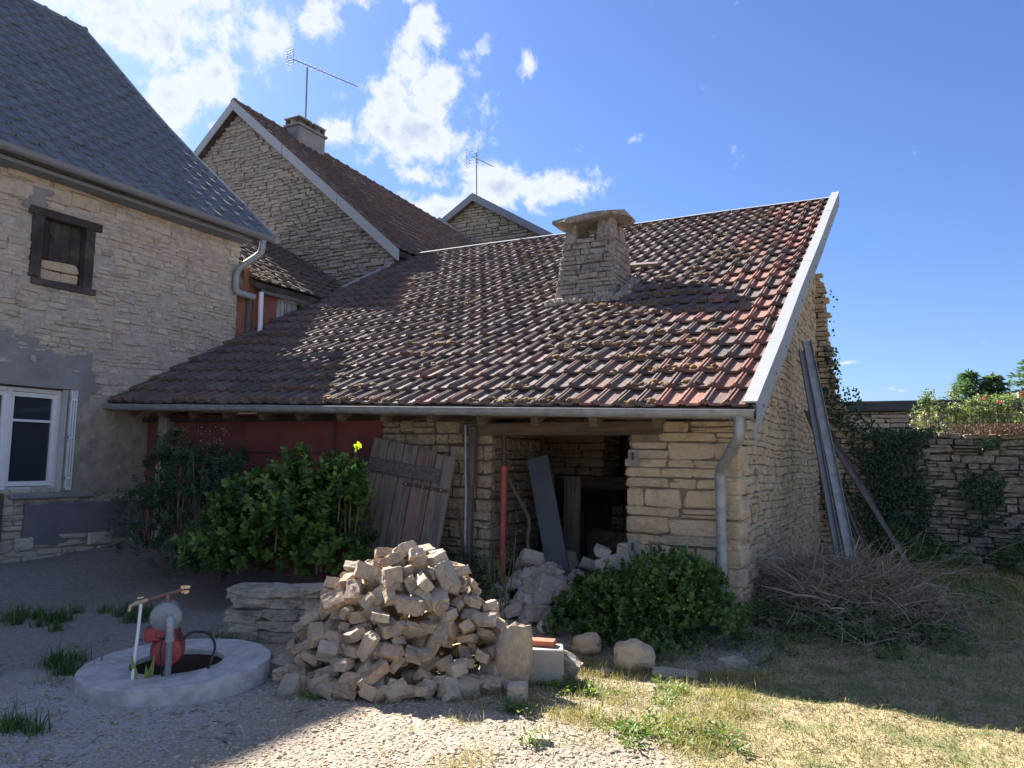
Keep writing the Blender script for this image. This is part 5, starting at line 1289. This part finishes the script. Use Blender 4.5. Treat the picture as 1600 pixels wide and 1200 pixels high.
for k, (x, y, z, s_) in enumerate(((-3.25,7.0,.30,.26), (-3.1,7.25,.30,.2), (-3.62,7.3,.52,.22), (-3.35,7.5,.55,.2), (-3.05,7.5,.5,.14), (-3.9,7.1,.22,.15), (-3.3,6.85,.22,.18), (-3.0,6.9,.2,.17), (-3.75,6.75,.14,.14), (-3.15,6.55,.15,.2), (-2.95,7.8,.45,.16), (-3.45,6.6,.14,.13), (-2.75,6.95,.42,.16), (-2.6,7.0,.6,.22), (-2.75,7.1,.7,.12))):
    o_ = obj('rubble_stone', BR[k % 5], rub, None, Matrix.Translation((x, y, z)) @ Euler((R.uniform(-.4,.4), R.uniform(-.4,.4), R.uniform(0,6))).to_matrix().to_4x4() @ Matrix.Diagonal((s_*1.3, s_, s_*.75, 1)))

# ------------------------------------------------------------------ WELL COVER, PUMP
wc = thing('well_cover', (WC[0], WC[1], 0), 'round concrete well ring lying on the ground left of the stone heap', 'well cover')
V = []; F = []; n_ = 72; wc_tilt = .02
prof = [(.30, -.1), (.632, -.1), (.637, .085), (.632, .092), (.622, .094), (.32, .094), (.313, .091), (.31, .075), (.312, .055), (.34, .05)]
for i, (r, z) in enumerate(prof):
    for k in range(n_):
        th = 2 * math.pi * k / n_; q = 1 + .006 * math.sin(3 * th) + .004 * mnoise.noise((math.cos(th) * 4, math.sin(th) * 4, i)); V.append((r * q * math.cos(th), r * q * math.sin(th), z + .004 * mnoise.noise((math.cos(th) * 5, math.sin(th) * 5, 2))))
for i in range(len(prof) - 1):
    for k in range(n_): F.append((i*n_+k, i*n_+(k+1)%n_, (i+1)*n_+(k+1)%n_, (i+1)*n_+k))
ring = MB().add(V, F).build('concrete_ring', M_conc, wc, smooth=True, M=Matrix.Translation((WC[0], WC[1], .02)) @ Euler((.03, -.012, 0)).to_matrix().to_4x4())
V = []; F = []
for i, z in enumerate((.078, -.9)):
    for k in range(40): V.append((WC[0] + .322 * math.cos(k * math.pi / 20), WC[1] + .322 * math.sin(k * math.pi / 20), z))
MB().add(V, [(k, (k + 1) % 40, 40 + (k + 1) % 40, 40 + k) for k in range(40)]).build('well_shaft', plain('dark_brown_shaft', (.07,.045,.04), .9), wc)  # dark brown liner below the ring hole
MB().lathe((WC[0], WC[1], -.35), (0, 0, 1), [(.318, 0), (.318, .01)], 32).build('well_bottom', M_copper, wc)
pump = thing('water_pump', (-4.55, 3.6, .1), 'old red and grey water pump with taps standing in the well ring', 'pump')
PCn = Vector((-4.57, 3.58, 0)); ax = Vector((.76, -.65, 0)).normalized(); la = Vector((.65, .76, 0)).normalized()
def pp(s_, d, z): q = PCn + la * s_ + ax * d; return (q.x, q.y, z)
MB().lathe(pp(0, .02, .475), tuple(ax), [(.05, -.22), (.085, -.2), (.085, -.05), (.10, -.04), (.105, .0), (.10, .02), (.085, .03), (.03, .035)], 28).build('pump_housing', M_pump, pump, smooth=True)
for k in range(6):
    th = k * 1.047 + .3; MB().lathe(pp(.092 * math.cos(th), .04, .475 + .092 * math.sin(th)), tuple(ax), [(.008, 0), (.008, .01)], 6).build('bolt', M_zinc, pump)
MB().lathe(pp(.02, -.04, .245), tuple(ax), [(.05, -.2), (.105, -.19), (.112, -.03), (.108, .05), (.09, .09), (.04, .10)], 26).build('red_motor', M_redp, pump, smooth=True)
MB().box((-.05, -.05, 0), (.05, .05, .09), bev=.01).build('red_bracket', M_redp, pump, M=Matrix.Translation(pp(-.075, .0, .32)) @ Matrix.Rotation(.86, 4, 'Z'))
MB().box((-.06, -.06, 0), (.07, .07, .05), bev=.01).build('red_bracket', M_redp, pump, M=Matrix.Translation(pp(.0, .0, .34)) @ Matrix.Rotation(.86, 4, 'Z'))
MB().tube(arc([pp(.02, .03, .475), pp(.03, .11, .475), pp(.035, .12, .36), pp(.035, .12, .34)]), .026, 12).build('elbow', M_zinc, pump, smooth=True)
MB().tube([pp(.035, .12, .40), pp(.035, .12, -.3)], .021, 12).build('suction_pipe', M_zincd, pump, smooth=True)
MB().lathe(pp(.035, .12, .335), (0, 0, 1), [(.03, 0), (.03, .03)], 10).build('pipe_union', M_zinc, pump)
MB().tube([pp(.0, .0, .56), pp(.0, .0, .625)], .02, 10).build('riser', M_copper, pump, smooth=True)
MB().tube([pp(-.155, .02, .585), pp(.09, -.03, .645)], .012, 8).build('cross_pipe', M_copper, pump, smooth=True)
tp = MB().tube([pp(-.20, .03, .575), pp(-.12, .02, .595)], .015, 8).tube(arc([pp(-.19, .03, .575), pp(-.225, .03, .565), pp(-.23, .03, .53)]), .011, 8).build('tap', M_brass, pump, smooth=True)
MB().bar(pp(-.185, .03, .615), pp(-.145, .03, .618), .02, .008).build('tap_handle', M_brass, tp)
MB().lathe(pp(.11, -.03, .62), (0, 0, 1), [(.02, 0), (.02, .02)], 8).box((-.03, -.012, 0), (.03, .012, .02), Matrix.Translation(pp(.11, -.03, .655)) @ Matrix.Rotation(.86, 4, 'Z')).box((-.025, -.01, 0), (.025, .01, .018), Matrix.Translation(pp(.11, -.03, .625)) @ Matrix.Rotation(.86, 4, 'Z')).build('valve', M_brass, pump)
MB().tube(arc([pp(-.16, .03, .575), pp(-.165, .05, .4), pp(-.175, .10, .2), pp(-.18, .14, -.1)]), .011, 10).build('white_hose', M_pvc, pump, smooth=True)
MB().tube(arc([pp(.09, .0, .40), pp(.10, .02, .30), pp(.16, -.02, .36), pp(.28, -.04, .345), pp(.33, .0, .26), pp(.30, .04, .15), pp(.22, .06, -.02)], 8), .009, 8).build('black_cable', M_black, pump, smooth=True)
MB().tube(arc([pp(-.01, .10, .36), pp(-.02, .13, .28), pp(.0, .12, .12), pp(.02, .1, -.05)]), .006, 6).build('thin_cable', M_black, pump)
wp = thing('strap_leaved_plant', (-4.6, 3.55, -.2), 'few pale green strap leaves growing inside the well ring', 'plant')
for k, (s_, d, l_) in enumerate(((-.12, .10, -.08), (-.10, .08, .05), (-.04, .10, .09), (-.08, .10, -.02))):
    a, b = Vector(pp(s_, d, -.1)), Vector(pp(s_ + l_, d + .02, .29 - .03 * k)); m_ = a.lerp(b, .6) + Vector((0, 0, .02)); wv_ = la * .018
    MB().add([tuple(a - wv_ * .6), tuple(a + wv_ * .6), tuple(m_ + wv_), tuple(m_ - wv_), tuple(b)], [(0, 1, 2, 3), (3, 2, 4)]).build('leaf', leaf_mat('strap_leaf_%d' % k, [(.22,.28,.09), (.28,.32,.10)], .3), wp)

# ------------------------------------------------------------------ BRUSH HEAP
bh = thing('brush_heap', (-.6, 8.0, 0), 'sprawling heap of dead branches and withered cuttings beside the gable wall', 'brush heap')
def bhh(x, y):
    u, v = (x + .70) / 1.12, (y - 8.3) / 1.30
    return .55 * np.maximum(0, 1 - (u * u + v * v)) ** .7
V = []; NXh = 40
for j in range(NXh):
    for i in range(NXh):
        x, y = -1.42 + 2.3 * i / (NXh - 1), 6.9 + 2.9 * j / (NXh - 1); V.append((x, y, float(bhh(x, y)) * .80 - .05 + .03 * mnoise.noise((x * 6, y * 6, 0))))
ii = np.arange(NXh * NXh).reshape(NXh, NXh)
obj('compost_core', npmesh('core', V, np.stack([ii[:-1, :-1], ii[:-1, 1:], ii[1:, 1:], ii[1:, :-1]], -1).reshape(-1, 4), plain('brown_litter', (.07,.06,.048), .95, scale=20, bs=1, bd=.03, col2=(.035,.032,.028))), bh, 'stuff')
VT, FT, RT_, n_ = [], [], [], 0
def twig(p0, d, L, r, bend, R0):
    global n_
    K = 5; pts_ = []; p_ = np.array(p0, float); dd = np.array(d, float); dd /= np.linalg.norm(dd)
    for k in range(K):
        pts_.append(p_.copy()); p_ = p_ + dd * L / (K - 1); dd = dd + bend * rng.normal(size=3) * .5 + [0, 0, -.04]; dd /= np.linalg.norm(dd)
    a_ = np.cross(dd, [0.1, .2, 1]); a_ /= np.linalg.norm(a_); b_ = np.cross(dd, a_); V = []
    for k, q in enumerate(pts_):
        rr_ = r * (1 - .6 * k / K)
        for m_ in range(3): th = 2.094 * m_; V.append(q + (a_ * math.cos(th) + b_ * math.sin(th)) * rr_)
    for k in range(K - 1):
        for m_ in range(3): FT.append((n_ + k*3+m_, n_ + k*3+(m_+1)%3, n_ + (k+1)*3+(m_+1)%3, n_ + (k+1)*3+m_))
    VT.append(np.array(V)); RT_.append(np.full(len(V), R0)); n_ += len(V)
for k in range(3000):
    x, y = -.7 + rng.normal() * .56, 8.1 + rng.normal() * .6
    h_ = float(bhh(x, y))
    if x < -1.38 or (h_ < .02 and rng.random() < .6): continue
    th = rng.uniform(0, 6.28); up2 = rng.normal() * .25 + (.3 if h_ > .3 else 0)
    twig((x, y, h_ * rng.uniform(.8, 1.05) + .02), (math.cos(th), math.sin(th) * .7, up2), rng.gamma(2.2, .13) + .06, rng.uniform(.0015, .0055) if rng.random() < .93 else rng.uniform(.006, .013), .6, rng.random() / 7.13)
obj('twigs', npmesh('twigs', np.concatenate(VT), np.array(FT), M_dead, np.concatenate(RT_)), bh, 'stuff')
P = []
while len(P) < 9000:
    x, y = -.7 + rng.normal() * .56, 8.1 + rng.normal() * .62
    if x > -1.38 and bhh(x, y) > .01: P.append((x, y, float(bhh(x, y)) * rng.uniform(.85, 1.0)))
leaf_obj('dead_leaves', bh, M_deadl, P, rand_unit(len(P)), rand_unit(len(P)), rng.uniform(.02, .075, len(P)), rng.random(len(P)) / 7.13, .6)
for k in range(22):
    x, y = -1.3 + rng.random() * 1.4, 7.7 + rng.random() * .9; h_ = float(bhh(x, y)); th = rng.uniform(-.6, 3.7)
    MB().tube([(x, y, h_), (x + .3 * math.cos(th) , y + .2 * math.sin(th), h_ + rng.uniform(.0, .14)), (x + .6 * math.cos(th + .2), y + .4 * math.sin(th), max(.02, h_ + rng.uniform(-.15, .12)))], [.008, .006, .003], 5).build('stick', M_dead, bh)
bw_ = thing('weedy_fringe', (-.9, 7.1, 0), 'green weeds growing out of the near edge of the brush heap', 'weeds')
rosette_bush(bw_, [(-1.2,7.2,.12,.25,.35,.32), (-.75,7.05,.06,.4,.3,.24), (-.2,6.95,.04,.3,.25,.16), (-1.15,6.6,.05,.3,.4,.16), (-.5,7.3,.15,.4,.3,.22), (.1,7.5,.1,.4,.4,.2), (.2,9.2,.2,.5,.5,.3)], 760, .045, 8, M_weed, wide=.6, up=1.0, sticks=False)

# ------------------------------------------------------------------ GRAVEL, GRASS, SMALL PLANTS
bm = bmesh.new(); bmesh.ops.create_icosphere(bm, subdivisions=1, radius=1); PV = np.array([v.co[:] for v in bm.verts]); bm.free()
n = 48000
x = rng.uniform(-5.6, 0.2, n * 3); y = 2.1 + 5.4 * rng.random(n * 3) ** 1.5
keep = (lawn(x, y) < .5) & (np.hypot(x - WC[0], y - WC[1]) > .68) & (rng.random(n * 3) < np.where(x < -4.4, .45, 1)); x, y = x[keep][:n], y[keep][:n]
s_ = rng.gamma(2.0, .0019, len(x)) + .0024; s_ = np.minimum(s_, .018)
A = PV[None] * s_[:, None, None] * rng.uniform(.6, 1.25, (len(x), 1, 3)) * np.array([1.15, 1.15, .65]) * (1 + .18 * rng.normal(size=(len(x), 12, 1)))
V = A + np.stack([x, y, gz(x, y) + s_ * .15], -1)[:, None]
F = (np.array(IF)[None] + (np.arange(len(x)) * 12)[:, None, None]).reshape(-1, 3)
M_grav = stone_mat('pale_gravel', [(.33,.27,.205), (.26,.21,.155), (.39,.33,.26), (.21,.165,.125), (.33,.26,.19), (.43,.37,.30)], stain_amt=.1, bdist=.002)
tag(obj('gravel', npmesh('gravel', V.reshape(-1, 3), F, M_grav, np.repeat(rng.random(len(x)), 12))), 'pale limestone gravel strewn over the yard', 'gravel', kind='stuff')

M_grass = leaf_mat('mown_grass', [(.09,.13,.035), (.15,.18,.055), (.28,.245,.10), (.42,.33,.16), (.50,.39,.21), (.40,.29,.14)], .25, .7)
n = 120000
x = rng.uniform(-1.7, 2.6, n); y = 3.0 + 11 * rng.random(n) ** 1.6
L = lawn(x, y); keep = (rng.random(n) < L) ; x, y = x[keep], y[keep]
patch = .5 + .5 * lump(x, y, 1.7) + .25 * lump(x, y, 6); dryness = np.clip(.76 + .26 * np.tanh(patch - .3) + .16 * rng.normal(size=len(x)) - .25 * ss(6.2, 9, y) - .2 * ss(.0, -1.2, x), .01, .98)
bare = (lump(x + 2, y, 4.5) > .85) & (rng.random(len(x)) < .8); x, y, dryness = x[~bare], y[~bare], dryness[~bare]
hgt = rng.gamma(4, .0062, len(x)) * (1 + 1.2 * ss(7.5, 10, y)) + .006
V, F, r_ = blades(np.stack([x, y, gz(x, y) - .004], 1), hgt, rng.uniform(.0025, .006, len(x)) * (1 + ss(6, 12, y)), rng.uniform(.5, 2.6, len(x)), dryness / 7.13)
tag(obj('grass', npmesh('grass', V, F, M_grass, r_)), 'short mown straw coloured lawn with green patches', 'grass', kind='stuff')
# sparse tufts on gravel
n = 30000; cx = np.concatenate([rng.uniform(-6.5, -.9, 260), rng.uniform(-2.6, -1.0, 160)]); cy = np.concatenate([rng.uniform(2.3, 7.0, 260), rng.uniform(4.3, 5.9, 160)]); k = rng.integers(0, 420, n)
x = cx[k] + rng.normal(size=n) * .07; y = cy[k] + rng.normal(size=n) * .06
dn = lump(x, y, 1.1) + 1.3 * ss(-2.9, -1.6, x) + .5 * ss(5.2, 6.4, y); keep = (dn > .45) & (np.hypot(x - WC[0], y - WC[1]) > .72); x, y = x[keep], y[keep]
V, F, r_ = blades(np.stack([x, y, gz(x, y) - .003], 1), rng.gamma(3, .012, len(x)) + .01, rng.uniform(.0025, .005, len(x)), rng.uniform(.2, 1.2, len(x)), np.clip(.5 + .3 * rng.normal(size=len(x)), .01, .98) / 7.13)
tag(obj('grass_tufts', npmesh('grass_tufts', V, F, M_grass, r_)), 'thin scattered grass tufts coming up through the gravel', 'grass', kind='stuff')
M_yw = leaf_mat('yellow_green_weed_leaf', [(.07,.13,.03), (.11,.19,.04), (.17,.25,.06), (.24,.30,.09)], .35, .5)  # yellower and paler green than the other weeds
for k, (x, y, sx, sy, n, lf, lb) in enumerate(((-2.12, 5.02, .20, .07, 20, .04, 'low leafy weed patch in the sun right of the smooth block'), (-2.30, 4.42, .09, .05, 8, .035, 'small weed rosette on the gravel before the stone heap'),
        (-1.42, 4.42, .24, .13, 26, .038, 'broad leafy weed patch at the lawn edge in the foreground'), (-1.52, 5.25, .16, .16, 16, .035, 'straggly weed tuft at the edge of the shadow'),
        (-3.58, 3.97, .06, .04, 5, .03, 'bright green sprig at the front left foot of the heap'), (-2.33, 5.35, .06, .10, 7, .035, 'weed growing beside the propped grey stone'), (-1.0, 4.5, .12, .1, 10, .035, 'pale green weed tuft in the mown lawn'),
        (-1.95, 3.95, .10, .05, 6, .025, 'tiny weed beside the lone yellowish stone'))):
    pt = thing('weed_patch', (x, y, 0), lb, 'weeds'); ground_scatter_plants('leaves', pt, [(x + rng.normal() * sx * .6, y + rng.normal() * sy * .8) for _ in range(n)], .07, lf, M_yw, 22, .07)
for k, (x, y, sx, n, lb) in enumerate(((-7.3, 4.3, .25, 16, 'dark grass clump in the shade beyond the well ring'), (-6.6, 4.9, .2, 14, 'rough weeds in the shade behind the well pump'), (-5.55, 3.55, .16, 10, 'low green weeds against the left rim of the well ring'), (-5.0, 4.5, .14, 8, 'brownish weeds just behind the well ring'), (-4.62, 2.62, .08, 4, 'tiny weeds before the well ring'))):
    pt = thing('weed_patch', (x, y, 0), lb, 'weeds')
    m_ = n * 60; c0 = rng.normal(size=(n, 2)) * [sx, sx * .6]; q_ = c0[rng.integers(0, n, m_)] + rng.normal(size=(m_, 2)) * .035; px_, py_ = x + q_[:, 0], y + q_[:, 1]
    V, F, r_ = blades(np.stack([px_, py_, gz(px_, py_) - .004], 1), rng.gamma(4, .022, m_) + .01, rng.uniform(.004, .010, m_), rng.uniform(.2, 1.2, m_), rng.random(m_) / 7.13)
    obj('blades', npmesh('blades', V, F, M_weed, r_), pt, 'stuff')
# twigs, straw and leaf crumbs lying about
n = 2600; x = rng.uniform(-6.5, .2, n); y = rng.uniform(2.4, 7.2, n); kp = (np.hypot(x - WC[0], y - WC[1]) > .68) & (lump(x, y, 1.4) > -.3); x, y = x[kp], y[kp]; n = len(x)
th = rng.uniform(0, 6.28, n); V, F, r_ = leaves(np.stack([x, y, gz(x, y) + .006], 1), rng.normal(size=(n, 3)) * .25 + [0, 0, 1], np.stack([np.cos(th), np.sin(th), rng.normal(size=n) * .12], 1), rng.gamma(2.5, .012, n) + .008, rng.random(n) / 7.13, .28)
tag(obj('leaf_litter', npmesh('leaf_litter', V, F, M_deadl, r_)), 'dry straw and leaf crumbs scattered over the yard', 'litter', kind='stuff')
